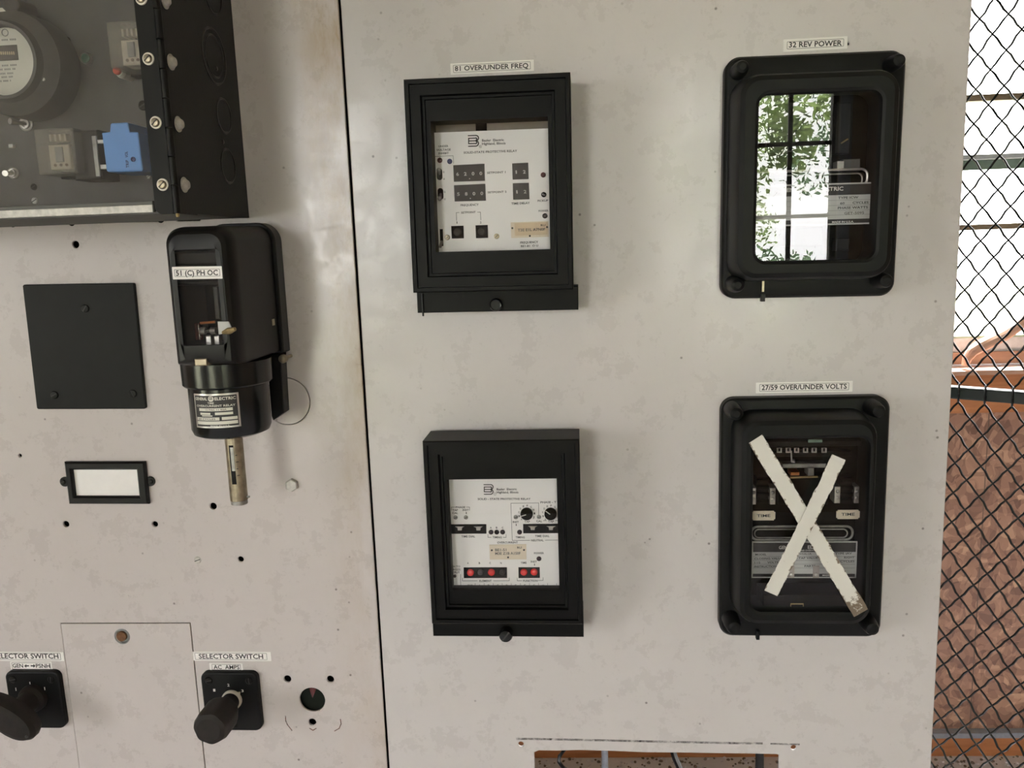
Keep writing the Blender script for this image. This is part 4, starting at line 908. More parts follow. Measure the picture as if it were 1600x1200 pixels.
# tape strips: each lies on the relay cover
def tape(label, a, c, wpx, w, label_lo=0.0):
    A, C_ = plane_hit(*a, w), plane_hit(*c, w); mid = (A+C_)/2; L_ = (A-C_).length; phi = math.atan2(A.z-C_.z, A.x-C_.x)-PI/2
    tt = Thing('tape_strip', label, 'tape', origin=(mid.x, -w, mid.z), phi=phi)
    hw = wpx*G.px(((a[0]+c[0])/2, (a[1]+c[1])/2), w)/2; rows = 40; b = B(); rr = []
    rnd = random.Random(int(a[0]))
    for k in range(rows+1):
        v = -L_/2+L_*k/rows; jl, jr = rnd.uniform(-0.0004, 0.0004), rnd.uniform(-0.0004, 0.0004)
        if k in (0, rows): jl += 0; jr += 0
        bow = 0.0006*math.sin(PI*k/rows)
        dv = rnd.uniform(-0.0006, 0.0006) if k in (0, rows) else 0
        zz = 0.0003+0.0004*math.sin(k*1.7)**2
        if abs(k-rows*0.8) < 1.1: zz += 0.0012
        rr.append([(-hw+jl+bow, v+dv, zz), (hw+jr+bow, v-dv, zz), (hw+jr+bow, v-dv, zz+0.0004), (-hw+jl+bow, v+dv, zz+0.0004)])
    b.loft(rr, 'worn_white_tape'); b.build('strip', tt); return tt
tape('longer strip of worn white tape running from upper left to lower right', (1180, 685.5), (1345, 957.5), 25, 0.0485)
tape('shorter strip of worn white tape on top, running from lower left to upper right', (1310.5, 714), (1204, 926.5), 23, 0.0505)

# ================================================================== LEFT: OVERCURRENT RELAY WITH HANGING CYLINDER
FDp = 0.118
xr_ = plane_hit(444, 460, 0.008).x; xl_ = plane_hit(251.5, 470, FDp).x
zt_ = plane_hit(400, 348, 0.02).z; zb_ = (plane_hit(262, 575, FDp).z*0.6+plane_hit(444, 552, 0.01).z*0.4)
org = Vector(((xl_+xr_)/2, 0, (zt_+zb_)/2))
t = Thing('overcurrent_relay', 'black overcurrent relay with glazed cover, hanging round drum and brass tube', 'relay', origin=org)
u0, u1, v0, v1 = xl_-org.x, xr_-org.x, zb_-org.z, zt_-org.z
wn = t.Rc(272.5, 350, 389.5, 540, FDp)
def rr4(d, rad): return rrect(u0+d, u1-d, v0+d*0.5, v1-d, (0.0012, 0.0012, max(rad-d, .003), max(rad-d, .003)), 8)
wq = rrect(wn[0], wn[1], wn[2], wn[3], (0.006, 0.006, 0.005, 0.005), 8)
b = B()
b.stack([(rr4(0, 0.018), 0.004), (rr4(0, 0.018), 0.020), (rr4(0.0008, 0.018), 0.0215), (rr4(0.0028, 0.018), 0.0215), (rr4(0.0032, 0.018), 0.0205), (rr4(0.0036, 0.018), 0.0225),
         (rr4(0.0042, 0.018), 0.100), (rr4(0.0052, 0.019), 0.109), (rr4(0.0078, 0.020), 0.1145), (rr4(0.011, 0.022), 0.1170), (rr4(0.016, 0.024), FDp), (wq, FDp), (inset(wq, 0.0004), FDp-0.0015), (wq, FDp-0.004)], 'black_enamel', False, False)
wb = rrect(wn[0]-0.004, wn[1]+0.004, wn[2]-0.004, wn[3]+0.004, 0.006, 8)
b.stack([(wq, FDp-0.004), (wb, FDp-0.004), (wb, 0.05)], 'black_enamel', False, True)
b.prism(rr4(0.004, 0.018), 0.0, 0.005, 'black_enamel')
b.build('cover', t)
b = B(); b.prism(inset(wq, -0.0004), FDp-0.0035, FDp-0.0022, 'tinted_window'); b.build('window', t)
b = B(); q = t.Rc(270, 346, 392, 415, 0.11); b.box(q[0], q[1], q[2], q[3], 0.10, 0.112, 'black_steel', 0.002); q = t.Rc(272, 347, 437, 446, 0.11); b.box(q[0], q[1], q[2], q[3], 0.098, 0.110, 'charcoal_cast', 0.002)
q = t.Rc(330, 338, 448, 500, 0.09); b.box(*q, 0.07, 0.085, 'dark_wheel', 0.001)
b.build('movement', t)
b = B(); A, C_ = t.L(313, 505, 0.10), t.L(336, 503, 0.10); b.tube([(A[0], A[1], 0.10), (C_[0], C_[1], 0.10)], 0.0012, 'copper'); b.build('contact_bar', t, 'copper contact bar')
b = B(); A, C_ = t.L(313.5, 517, 0.095), t.L(338, 517, 0.095); m_ = ((A[0]*2+C_[0])/3, (A[0]+C_[0]*2)/3)
b.tube([(A[0], A[1], 0.095), (m_[0], A[1], 0.095)], 0.0032, 'dull_metal', 16); b.tube([(m_[1], A[1], 0.095), (C_[0], A[1], 0.095)], 0.0032, 'dull_metal', 16); b.tube([(A[0]+.001, A[1], 0.095), (C_[0]-.001, A[1], 0.095)], 0.0018, 'dark_wheel', 12)
for x in (326, 339): q = t.Rc(x-4.2, x+4.2, 524, 541, 0.095); b.box(q[0], q[1], q[2], q[3], 0.090, 0.096, 'bright_metal', 0.001)
b.build('spool', t)
for x in (290, 308):
    b = B(); q = t.Rc(x-4, x+4, 519 if x < 300 else 505, 532, 0.09); b.box(*q, 0.084, 0.09, 'maroon_lens', 0.001); b.build('coil', t)
b = B(); b.prism(t.pts(((338, 503), (355, 503), (359.5, 512), (361, 521), (339.5, 523)), FDp+0.004)[::-1], FDp+0.0005, FDp+0.0016, 'plate_grey', 0.0003); b.build('tag', t, 'small grey metal tag')
b = B(); A, C_ = t.L(348, 520, FDp+.003), t.L(367.5, 514, FDp+.006); b.tube([(A[0], A[1], FDp+.003), (A[0]*.5+C_[0]*.5, A[1]*.5+C_[1]*.5, FDp+.0045), (C_[0], C_[1], FDp+.006)], 0, 'brass', 10, rs=[0.0014, 0.0030, 0.0016]); b.build('reset_pin', t)
q = t.Rc(306, 324.5, 560, 571, FDp); b = B(); b.box(q[0], q[1], q[2], q[3], FDp-0.01, FDp+0.0025, 'aged_brass', 0.0008); b.build('latch', t, 'brown brass latch')
for x, y in ((411.5, 505), (422, 489)):
    b = B(); # small chips on the side of the cover
A = u1-0.0042
b = B(); b.loft([[(A, v0+0.028, 0.030), (A, v0+0.034, 0.030), (A, v0+0.034, 0.036), (A, v0+0.028, 0.036)], [(A+.001, v0+0.028, 0.030), (A+.001, v0+0.034, 0.030), (A+.001, v0+0.034, 0.036), (A+.001, v0+0.028, 0.036)]], 'aged_brass'); b.build('side_clip', t)
# drum: vertical axis
wc = 0.064
cl, cr = t.L(301, 640, wc), t.L(420.5, 640, wc); uc, rc = (cl[0]+cr[0])/2, (cr[0]-cl[0])/2*0.97
vt = t.L(360, 598, wc)[1]; vbm = t.L(360, 676, wc)[1]
b = B(); b.lathe_v(uc, wc, [(0.002, vbm), (rc*0.80, vbm+0.0002), (rc*0.95, vbm+0.0025), (rc, vbm+0.007), (rc, vt-0.001), (rc-0.001, vt), (rc+0.003, vt), (rc+0.0042, vt+0.0015), (rc+0.0045, v0+0.0005)], 'black_gloss', 64); b.build('drum', t)
def on_drum(px, py):
    d = ray(px, py); o_ = CAM - t.world(uc, 0, wc); A_ = d.x*d.x+d.y*d.y; B_ = 2*(o_.x*d.x+o_.y*d.y); C0 = o_.x*o_.x+o_.y*o_.y-rc*rc
    tt = (-B_-math.sqrt(max(0, B_*B_-4*A_*C0)))/(2*A_); p = CAM+d*tt
    q = p - t.world(uc, 0, wc); return math.atan2(q.x, -q.y), p.z-t.O.z      # angle from the outward direction
al, vz1 = on_drum(303.5, 614); ar, vz2 = on_drum(372.2, 613.3); _, vz0 = on_drum(340, 668.8)
vz1 = (vz1+vz2)/2
def wrap(s_, v, off): a_ = s_/rc; return (uc+(rc+off)*math.sin(a_), v, wc+(rc+off)*math.cos(a_))
def patch(b, a0, a1, w0, w1, off, m):
    n = 14; b.loft([[wrap(a0*rc+(a1-a0)*rc*k/n, w0, off), wrap(a0*rc+(a1-a0)*rc*k/n, w1, off), wrap(a0*rc+(a1-a0)*rc*k/n, w1, off-0.0004), wrap(a0*rc+(a1-a0)*rc*k/n, w0, off-0.0004)] for k in range(n+1)], m)
b = B(); Wd, Hh = ar-al, vz1-vz0
patch(b, al, ar, vz0, vz1, 0.0006, 'bright_metal'); patch(b, al+Wd*.04, ar-Wd*.04, vz0+Hh*.05, vz1-Hh*.05, 0.0008, 'print_black')
for (x0, x1, y0, y1) in ((0.14, 0.86, 0.50, 0.585), (0.16, 0.40, 0.39, 0.455), (0.50, 0.86, 0.385, 0.46), (0.2, 0.44, 0.345, 0.375), (0.06, 0.58, 0.225, 0.315), (0.63, 0.94, 0.235, 0.32), (0.06, 0.94, 0.105, 0.20)):
    patch(b, al+Wd*x0, al+Wd*x1, vz0+Hh*y0, vz0+Hh*y1, 0.0010, 'dial_card')
fn = lambda u, v, off: wrap(u, v, off)
def TP(s_, x0, x1, y, h, m='bright_metal', off=0.0009): b.text(s_, ((al+Wd*x0)*rc, vz0+Hh*y), ((al+Wd*x1)*rc, vz0+Hh*y), Hh*h, off, m, fn)
TP('GENERAL', 0.06, 0.36, 0.82, 0.085, 'dial_card'); TP('ELECTRIC', 0.52, 0.94, 0.82, 0.085, 'dial_card'); TP('TIME', 0.36, 0.50, 0.71, 0.055, 'dial_card'); TP('OVERCURRENT RELAY', 0.08, 0.92, 0.625, 0.06, 'dial_card'); TP('MADE IN U.S.A.', 0.38, 0.78, 0.055, 0.03, 'dial_card')
TP('12 PAC 11 B2A', 0.3, 0.74, 0.52, 0.045, 'print_grey', 0.0011); TP('60 CYCLES', 0.1, 0.5, 0.245, 0.05, 'print_grey', 0.0011)
cx_ = (al+Wd*0.44)*rc; b.add([wrap(cx_+0.0026*math.cos(k*PI/8), vz0+Hh*0.86+0.0026*math.sin(k*PI/8), 0.0010) for k in range(16)], [tuple(range(16))], 'dial_card')
b.text('GE', (cx_-0.0016, vz0+Hh*0.84), (cx_+0.0016, vz0+Hh*0.84), 0.0026, 0.0011, 'print_black', fn)
b.build('rating_plate', t, 'worn metal rating plate on the drum')
# brass tube
tl, tr_ = t.L(353, 700, wc), t.L(380, 700, wc); ut = (tl[0]+tr_[0])/2; rt = (tr_[0]-tl[0])/2*0.97; ve = t.L(370, 788, wc)[1]; vc = t.L(370, 781, wc)[1]
b = B(); b.lathe_v(ut, wc, [(rt*0.7, vc), (rt, vc+0.0004), (rt, vbm+0.001)], 'aged_brass', 32); b.build('tube', t, 'aged brass tube')
b = B(); b.lathe_v(ut, wc, [(rt*0.6, ve), (rt*0.94, ve+0.0008), (rt*0.94, vc)], 'dull_metal', 32); b.build('tube_end', t)
def tw(s_, v, off): a_ = s_/rt; return (ut+(rt+off)*math.sin(a_), v, wc+(rt+off)*math.cos(a_))
def tpatch(b, a0, a1, w0, w1, off, m):
    n = 6; b.loft([[tw(rt*(a0+(a1-a0)*k/n), w0, off), tw(rt*(a0+(a1-a0)*k/n), w1, off), tw(rt*(a0+(a1-a0)*k/n), w1, off-0.0003), tw(rt*(a0+(a1-a0)*k/n), w0, off-0.0003)] for k in range(n+1)], m)
vs1, vsm, vs0 = t.L(362, 696, wc+rt)[1], t.L(364, 736, wc+rt)[1], t.L(365, 757, wc+rt)[1]
b = B(); tpatch(b, -0.25, 0.30, vs0, vs1, 0.0001, 'soft_black'); tpatch(b, -0.08, 0.28, vsm, vs1-0.002, 0.0002, 'dull_metal')
for k in range(4):
    v = vs1-0.010-k*0.0065; tpatch(b, 0.42, 0.62+0.1*(k % 2), v, v+0.0006, 0.0002, 'print_black')
b.build('scale_slot', t)
b = B(); b.tube([(ut+rt*0.9, vc+0.003, wc), (ut+rt+0.0022, vc+0.003, wc)], 0.0011, 'dull_metal'); b.build('stop_pin', t)
# bracket and knob
b = B(); qb = G.pts(((414, 552), (438.5, 553), (443.7, 645), (427, 657), (424, 650), (419, 590)), 0.016)
b.prism([(x-org.x, y-org.z) for x, y in qb][::-1], 0.001, 0.016, 'black_enamel', 0.0008); b.build('bracket', t)
k_ = t.L(441.5, 561, 0.024); b = B(); b.lathe(k_[0], k_[1], [(0.0018, 0.0005), (0.0018, 0.018), (0.0040, 0.019), (0.0042, 0.024), (0.0030, 0.026), (0.0005, 0.0265)], 'aged_brass', 20); b.build('knob', t, 'small brass knob')
label_strip('white label strip reading 51 (C) PH OC on the glazed black relay', (269.7, 426.8), (347.2, 425.6), 19.6, '51 (C) PH OC', (275.3, 430.8), (340.8, 429.8), 8.2, w=FDp+0.0001, bor=(3.5, 3.5, 4.2))

# ================================================================== TOP LEFT: HINGED METER ENCLOSURE
XE = plane_hit(388, 320, 0).x
def solve_w(px, py, X):
    d = ray(px, py); tt = (X-CAM.x)/d.x; p = CAM+d*tt; return -p.y, p.z
DE, _ = solve_w(276, 320, XE)
ZE = plane_hit(388, 340.5, 0).z
t = Thing('meter_enclosure', 'black hinged steel box with a dusty clear cover at the top left', 'enclosure', origin=(XE, 0, ZE))
LW_ = 0.56; HE = 0.42
b = B()
b.box(-0.002, 0, 0, HE, 0.0005, DE-0.004, 'black_steel', 0)
b.box(-LW_, -0.002, 0, 0.002, 0.0005, DE-0.004, 'instrument_grey'); b.box(-LW_, -LW_+0.002, 0.002, HE, 0.0005, DE-0.004, 'black_steel'); b.box(-LW_, -0.002, HE-0.002, HE, 0.0005, DE-0.004, 'black_steel')
b.build('box_body', t)
WB = 0.055
b = B(); b.box(-LW_+0.002, -0.002, 0.002, HE-0.002, WB-0.003, WB, 'instrument_grey'); b.build('sub_panel', t)
yb_ = t.L(120, 336, DE)[1]; yt_ = t.L(120, 324.5, DE)[1]
b = B(); b.box(-LW_, -0.020, 0.0015, 0.010, DE-0.009, DE-0.0005, 'instrument_grey', 0.0006); b.box(-LW_, -0.020, yt_-0.006, yt_, DE-0.002, DE+0.0005, 'matte_zinc', 0.0003); b.build('front_sill', t, 'grey and bare metal sill')
b = B(); b.box(-LW_, -0.012, 0.004, HE, DE-0.0035, DE-0.0010, 'dusty_acrylic'); b.build('clear_cover', t, 'dusty clear plastic cover')
xl2 = t.L(231, 200, DE)[0]
b = B(); b.prism(rrect(xl2, -0.0022, -0.001, HE, (0.006, 0.0002, 0.0002, 0.0002), 5), DE, DE+0.0018, 'black_steel', 0.0003)
b.box(0.0, 0.0016, -0.001, HE, DE-0.032, DE-0.002, 'black_steel')
kn = 0.0095; z = -0.001; i = 0
while z < HE:
    z1 = min(HE, z+0.022); b.lathe_v(0.0006, DE+0.0012, [(0.0026, z+0.0003), (0.0029, z+0.0008), (0.0029, z1-0.0008), (0.0026, z1-0.0003)], 'black_steel', 16); z = z1; i += 1
b.build('piano_hinge', t)
b = B(); b.lathe_v(0.0006, DE+0.0012, [(0.0012, -0.0035), (0.0016, -0.002), (0.0012, 0.0)], 'brass', 12); b.build('hinge_pin', t, 'bright end of the hinge pin')
for x, y in ((232, 92), (243.5, 191.6), (254.3, 288.6), (221, -2)):
    u, v = t.L(x, y, DE+0.002); b = B(); r = 9.2*t.px((x, y), DE); b.lathe(u, v, [(r, DE+0.0017), (r, DE+0.0024), (r*0.92, DE+0.0027)], 'ivory', 24)
    screw(b, u, v, r*0.72, DE+0.0027, 'aged_brass', 0.75, 0.0022); b.build('screw', t, 'slotted brass screw with pale washer')
def side_dome(x, y, r, m, name, hgt=0.003, washer=True):
    w_, z_ = solve_w(x, y, XE+0.002); v = z_-ZE; b = B()
    prof = ([(r, 0.0002), (r, 0.0008)] if washer else []) + [(r*0.75, 0.0008), (r*0.70, hgt*0.5), (r*0.5, hgt*0.85), (r*0.1, hgt)]
    b.loft([[(0.0015+h, v+q*math.cos(2*PI*k/20), w_+q*math.sin(2*PI*k/20)) for k in range(20)] for q, h in prof], m, True, True); return b.build(name, t)
for x, y in ((267.5, 97), (278.8, 194), (288.2, 288.8), (258, 1)): side_dome(x, y, 0.0062, 'matte_zinc', 'dome_screw', 0.0048)
def knockout(x, y, r, dbl=False):
    w_, z_ = solve_w(x, y, XE); v = z_-ZE
    def q(rr, h): return [(h, v+rr*math.cos(2*PI*k/40), w_+rr*math.sin(2*PI*k/40)) for k in range(40)]
    b = B(); b.loft([q(r+0.0012, 0.0), q(r+0.0006, 0.0006), q(r-0.0004, 0.0006), q(r-0.0012, 0.0001)], 'black_gloss', False, False)
    if dbl: b.loft([q(r*0.76+0.001, 0.0), q(r*0.76, 0.0006), q(r*0.76-0.001, 0.0001)], 'black_gloss', False, False)
    b.build('knockout', t)
knockout(334.5, 88, 0.0235, True); knockout(350, 181, 0.0150); knockout(356.6, 259.5, 0.0150); knockout(332.5, -10, 0.0170)
for x, y in ((338, 107), (348, 221.6)): side_dome(x, y, 0.0032, 'black_gloss', 'plug', 0.0016, False)

# -------- meter and the devices inside the enclosure (each bolted to the sub panel)
def inside(name, label, cat, x, y, w, group=None): return Thing(name, label, cat, (x, y), None, w, group=group)
mt = inside('round_meter', 'round meter with white dial in a dark flanged case behind the clear cover', 'meter', -1, 93, 0.10)
r1 = 75*mt.px((20, 93), 0.085); r2 = 50*mt.px((20, 92), 0.105)
b = B(); b.lathe(0, 0, [(r1*1.02, WB+0.0005), (r1*1.02, 0.080), (r1, 0.084), (r1*0.78, 0.092), (r2*1.12, 0.098), (r2*1.02, 0.098), (r2*1.0, 0.088)], 'instrument_grey', 56); b.build('case', mt)
b = B(); b.cyl(0, 0, r2*1.01, 0.0881, 0.0886, 'dial_card', n=48)
q = mt.Rc(-30, 28, 71.5, 95.5, 0.0886); b.box(*q, 0.0886, 0.0890, 'print_grey'); 
for k in range(7):
    x = 1+3.3*k; T(b, mt, '8', x, 85.5, x+2.4, 85.3, 5, 0.0890, 'tan_paper')
for (y, x1, m_) in ((104, 27, 'lever_grey'), (110, 25, 'lever_grey'), (116.5, 24, 'lever_grey'), (122, 21, 'lever_grey'), (128, 18, 'lever_grey'), (64, 26, 'lever_grey')):
    A, C_ = mt.L(-20, y, .0886), mt.L(x1, y-0.5, .0886); n = 18
    for k in range(n):
        if (k*7+int(y)) % 5: b.box(A[0]+(C_[0]-A[0])*k/n, A[0]+(C_[0]-A[0])*(k+0.6)/n, A[1]-0.0007, A[1]+0.0007, 0.0886, 0.0888, m_)
b.build('dial', mt, 'round white dial with small dark register window')
b = B(); A = mt.L(8, 51, .0886); b.line([(A[0]+0.0028*math.cos(k*PI/6), A[1]+0.0028*math.sin(k*PI/6)) for k in range(13)], 0.0006, 0.0886, 'lever_grey'); b.build('emblem', mt)
A = mt.L(60, 121, .095); b = B(); screw(b, A[0], A[1], 0.0030, 0.0895, 'bright_metal', 0.5, 0.002); b.build('screw', mt)
kb = inside('seal_knob', 'white cap with dark round knob above the round meter', 'knob', 4, 26, 0.08)
b = B(); b.prism(kb.pts(((-12, 34), (12, 32.5), (9, 20), (3, 14), (-10, 15)), 0.085)[::-1], WB+0.0005, 0.085, 'ivory', 0.001); b.build('cap', kb)
b = B(); A = kb.L(17, 7, 0.08); b.cyl(A[0], A[1], 0.0075, WB+0.0005, 0.08, 'dark_wheel', 0.001); b.build('knob', kb)
lp = inside('indicator_lamp', 'small green indicator lamp with a bright ring', 'lamp', 133.2, 90.5, WB+0.004)
b = B(); b.lathe(0, 0, [(0.0052, WB), (0.0052, WB+0.003), (0.0043, WB+0.0042), (0.0040, WB+0.0035)], 'bright_metal', 24); b.build('bezel', lp)
b = B(); b.cyl(0, 0, 0.0040, WB+0.0005, WB+0.0040, 'green_lens', 0.0006); b.build('lens', lp)
for (x, y, m_, lab, r) in ((105, 94.5, 'aged_brass', 'brown screw beside the green lamp', .0030), (103, 62.5, 'black_steel', 'dark screw above the brown screw beside the round meter', .0032), (222, 164.5, 'black_steel', 'dark round screw head near the hinge, above the blue relay', .0044),
                           (51, 292, 'black_steel', 'dark screw head below the clear relay', .0030), (52.7, 313.5, 'dull_metal', 'dull metal screw head just above the bottom sill', .0030), (231, 276, 'matte_zinc', 'small pale screw under the blue relay', .0020)):
    s_ = inside('panel_screw', lab, 'screw', x, y, WB+0.002); b = B(); screw(b, 0, 0, r, WB, m_, 0.5, 0.0018); b.build('head', s_)
def toggle(x, y, lx, ly, r, lab, lev=True):
    s_ = inside('toggle_switch', lab, 'switch', x, y, WB+0.004); R_ = r*s_.px((x, y), WB)
    b = B(); b.lathe(0, 0, [(R_, WB), (R_, WB+0.0012), (R_*0.84, WB+0.0018), (R_*0.80, WB+0.001), (R_*0.7, WB+0.001), (R_*0.66, WB+0.0035), (R_*0.45, WB+0.0035), (R_*0.4, WB+0.001)], 'bright_metal', 28); b.build('collar', s_)
    if lev:
        A = s_.L(lx, ly, WB+0.014); b = B(); b.tube([(0, 0, WB+0.001), (A[0]*0.6, A[1]*0.6, WB+0.009), (A[0], A[1], WB+0.015)], 0, 'bright_metal', 12, rs=[0.0013, 0.0018, 0.0027]); b.build('lever', s_)
toggle(37, 193, 16.5, 189.5, 10.5, 'toggle switch with large ring, its lever pointing left, above the clear relay')
toggle(17, 270, 9, 271, 8.5, 'small toggle switch at the left edge, left of the clear relay', True)
wh = inside('lamp_cap', 'tiny white square cap at the left edge, between the two toggle switches', 'cap', 17.5, 228, WB+0.003)
b = B(); b.box(-0.0022, 0.0022, -0.0016, 0.0016, WB, WB+0.004, 'label_white', 0.0005); b.build('cap', wh)
def clear_relay(lab, rect, face, tabs, parts2=None):
    x0, x1, y0, y1 = rect; D_ = 0.098
    s_ = inside('plug_in_relay', lab, 'relay', (x0+x1)/2, (y0+y1)/2, D_); q = s_.Rc(x0, x1, y0, y1, D_); t_ = 0.0012
    b = B(); b.frame(rect4(q), rect4((q[0]+t_, q[1]-t_, q[2]+t_, q[3]-t_)), WB+0.012, D_, 'clear_plastic'); b.box(q[0], q[1], q[2], q[3], D_-t_, D_, 'clear_plastic'); b.build('clear_case', s_)
    b = B(); b.box(q[0]-0.001, q[1]+0.001, q[2]-0.001, q[3]+0.001, WB+0.0003, WB+0.0118, 'black_moulded', 0.001); b.build('socket', s_)
    f = s_.Rc(*face, D_-0.012); b = B(); b.box(f[0], f[1], f[2], f[3], WB+0.012, D_-0.012, 'cream', 0.001)
    b.box(f[0]+(f[1]-f[0])*.35, f[0]+(f[1]-f[0])*.7, f[2]+(f[3]-f[2])*.3, f[3]-0.002, D_-0.012, D_-0.010, 'lever_grey', 0.0004)
    for k in range(3): b.cyl(f[0]+(f[1]-f[0])*(0.25+0.27*k), f[2]+(f[3]-f[2])*.18, 0.0013, D_-0.012, D_-0.0115, 'rust', n=12)
    b.build('mechanism', s_, 'cream relay mechanism')
    for k in range(tabs):
        u = f[0]+(f[1]-f[0])*(0.15+0.7*k/max(1, tabs-1)); b = B(); b.box(u-0.0010, u+0.0010, f[3]+0.003, f[3]+0.009, WB+0.02, D_-0.012, 'cream', 0.0003); b.build('contact', s_)
    return s_
s_ = clear_relay('clear cased plug-in relay at the box centre, left of the blue one', (57, 117, 201, 272), (77, 110, 226, 265), 4)
b = B(); q = s_.Rc(112, 155, 203, 281, 0.085); b.box(q[0], q[1], q[2], q[3], WB+0.001, 0.085, 'dark_wheel', 0.002); b.build('relay_body', s_, 'brown black relay body')
b = B(); q = s_.Rc(146, 153, 212, 276, 0.087); b.box(q[0], q[1], q[2], q[3], 0.0852, 0.087, 'dull_metal', 0.0005); q = s_.Rc(149, 163, 218, 224, 0.086); b.box(*q, 0.080, 0.085, 'bright_metal', 0.0004); q = s_.Rc(153, 165, 257, 264, 0.086); b.box(*q, 0.080, 0.085, 'bright_metal', 0.0004); b.build('retaining_clip', s_)
s_ = clear_relay('clear cased plug-in relay at the top, partly behind the hinge strip', (170, 224, 33, 105), (190, 221, 62, 101), 4)
b = B(); A = s_.L(184, 112, 0.075); b.lathe(A[0], A[1], [(0.0045, WB), (0.0045, 0.070), (0.0030, 0.073)], 'ivory', 16); b.cyl(A[0]-0.001, A[1]+0.001, 0.0034, 0.073, 0.0755, 'red_paint', 0.0006); b.build('lamp_stub', s_, 'red and white lamp stub')
s_ = inside('blue_relay', 'bright blue plastic relay with a raised tab, lettered TRIP', 'relay', 191, 236, 0.095)
pts_ = s_.pts(((158.5, 207.5), (171, 206), (172, 194), (174, 192.2), (197, 191), (199.5, 192), (203, 206), (213, 205.6), (215.6, 207), (222.8, 265), (221, 268), (169, 269), (166, 267)), 0.095)
b = B(); b.prism(pts_[::-1], WB+0.001, 0.095, 'blue_plastic', 0.0012)
def vtext(b, th, s2, x, y0, y1, hpx, w, m):
    b.text(s2, th.L(x+hpx, y0, w), th.L(x+hpx-1, y1, w), hpx*th.px((x, y0), w), w, m)
vtext(b, s_, 'TRIP', 197.2, 262, 250, 4.5, 0.095, 'navy_lens'); vtext(b, s_, 'VOL', 195.8, 246, 236.5, 4.5, 0.095, 'navy_lens')
b.build('case', s_)
A = s_.L(208.3, 249, 0.095); b = B(); b.lathe(A[0], A[1], [(0.0021, 0.0951), (0.0021, 0.0956), (0.0014, 0.0956), (0.0012, 0.0952)], 'navy_lens', 16); b.build('adjustment_hole', s_)

# ================================================================== BEYOND THE FENCE AND IN THE CUT-OUT
def on_fw(x, y, w=0.0): u, v = FW.L(x, y, w); return (u, v, w)
seq = [(1508, 571, .012), (1511, 560, .014), (1519, 549, .016), (1532, 541, .02), (1550, 532, .02), (1570, 522, .02), (1590, 509, .02), (1610, 494, .02), (1630, 478, .02)]
pts3 = [on_fw(*q) for q in seq]
b = B(); b.tube(pts3, 0, 'handle_wood', 14, rs=[0.010, 0.013, 0.016, 0.018, 0.0185, 0.018, 0.017, 0.016, 0.015])
o = b.build('curved_handle'); place(o, FW); set_tag(o, 'curved brown wooden handle leaning on the window sill beyond the fence', 'handle')
def behind(x, y, depth): d = ray(x, y); tt = (depth-CAM.y)/d.y; return CAM+d*tt
def standing(name, label, cat, x, depth, r, m, top=0.98, lean=0.0):
    p = behind(x, 1182, depth); b = B()
    b.tube([(0, 0, 0), (lean*0.5, (top-FLOOR)*0.5, 0), (lean, top-FLOOR, 0)], r, m, 16); o = b.build(name); o.location = (p.x-lean*0.97, p.y, FLOOR); set_tag(o, label, cat)
standing('conduit_pipe', 'blue grey vertical pipe seen through the cut-out, left half', 'pipe', 945, 1.25, 0.009, 'pipe_grey')
standing('black_post', 'thick black vertical tube seen through the cut-out, right end', 'tube', 1187, 1.25, 0.011, 'soft_black')
def cable(label, seq, r, depth):
    p0 = behind(*seq[0], depth); b = B(); pts = []
    for k, (x, y) in enumerate(seq): p = behind(x, y, depth-0.01*k); pts.append((p.x-p0.x, p.z-p0.z, -(p.y-p0.y)))
    b.tube(pts, r, 'soft_black', 8); o = b.build('cable'); o.location = p0; set_tag(o, label, 'cable')
cable('thin black cable curving down inside the cut-out, left of the pipe', ((890, 1160), (880, 1174), (874, 1182), (873, 1190), (879, 1198), (888, 1206)), 0.0045, 1.1)
cable('thick black cable slanting down at the middle of the cut-out', ((1048, 1160), (1052, 1175), (1055, 1185), (1060, 1196), (1066, 1210)), 0.0075, 1.1)
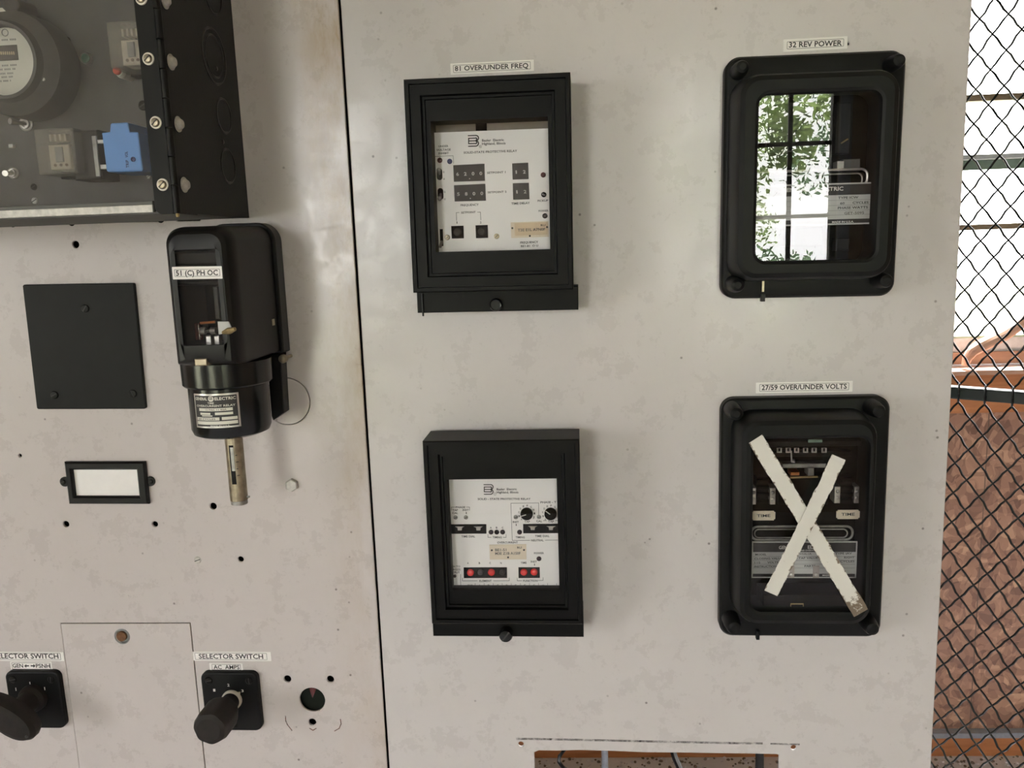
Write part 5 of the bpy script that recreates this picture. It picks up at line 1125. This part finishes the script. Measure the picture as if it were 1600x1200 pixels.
# litter of plaster and dirt along the foot of the far wall: nobody could count it
rnd = random.Random(3); b = B()
for k in range(330):
    u = rnd.uniform(FW.L(835, 1185)[0], FW.L(1660, 1185)[0]); w_ = 0.024+abs(rnd.gauss(0, 0.035)); r = rnd.uniform(0.0015, 0.006)
    m_ = rnd.choice(['debris', 'debris', 'concrete', 'floor_board']); ring = []
    for (rr, h) in ((1.0, 0.0), (0.9, 0.5), (0.45, 0.8)):
        ring.append([(u+r*rr*math.cos(2*PI*j/6)*rnd.uniform(.7, 1.3), h*r, w_+r*rr*math.sin(2*PI*j/6)*rnd.uniform(.7, 1.3)) for j in range(6)])
    b.loft(ring, m_)
o = b.build('rubble'); place(o, FW); set_tag(o, 'crumbs of plaster and dirt along the foot of the far wall', 'rubble', kind='stuff')

# ================================================================== TREES OUTSIDE, MIRRORED IN THE RELAY GLASS
def tree(x, y, h, r, m_, lab, seed):
    e = bpy.data.objects.new('garden_tree', None); COL.objects.link(e); e.location = (x, y, -1.1)
    set_tag(e, lab, 'tree', 'trees outside the window')
    b = B(); b.tube([(0, 0, 0), (0.05, h*0.5, 0), (0.0, h*0.9, 0.05)], 0, 'bark', 10, rs=[0.14, 0.10, 0.04]); b.build('trunk', e)
    rn = random.Random(seed); vs = []; fs = []
    cl = [(rn.uniform(-r, r), h*rn.uniform(0.30, 1.0), rn.uniform(-r, r)*0.6, rn.uniform(0.25, 0.55)*r) for _ in range(17)]
    for c in cl:
        for _ in range(260):
            d = Vector((rn.gauss(0, 1), rn.gauss(0, 1), rn.gauss(0, 1))).normalized()*c[3]*rn.uniform(0.5, 1.0)
            p = Vector((c[0], c[1], c[2]))+d; a = Vector((rn.gauss(0, 1), rn.gauss(0, 1), rn.gauss(0, 1))).normalized(); bb = a.orthogonal().normalized(); s2 = rn.uniform(0.03, 0.075)
            k = len(vs); vs += [tuple(p-a*s2), tuple(p-bb*s2*0.5), tuple(p+a*s2), tuple(p+bb*s2*0.5)]; fs.append((k, k+1, k+2, k+3))
    b = B(); b.add(vs, fs, m_); b.build('foliage', e, fix=False)
for (x, y, h, r, m_, lab, sd) in ((1.7, -9.0, 5.2, 1.0, 'leaf', 'nearest light green tree outside, mirrored in the upper right relay glass', 1), (3.9, -12.5, 6.4, 1.25, 'leaf_dark', 'darker green tree outside, mirrored beside the nearest one', 2), (2.2, -17.5, 7.6, 1.7, 'leaf', 'tall light green tree, farthest of those mirrored in the glass', 3), (-1.9, -12.0, 6.5, 1.1, 'leaf_dark', 'dark green tree outside at the left of the mirrored window', 4)):
    tree(x, y, h, r, m_, lab, sd)
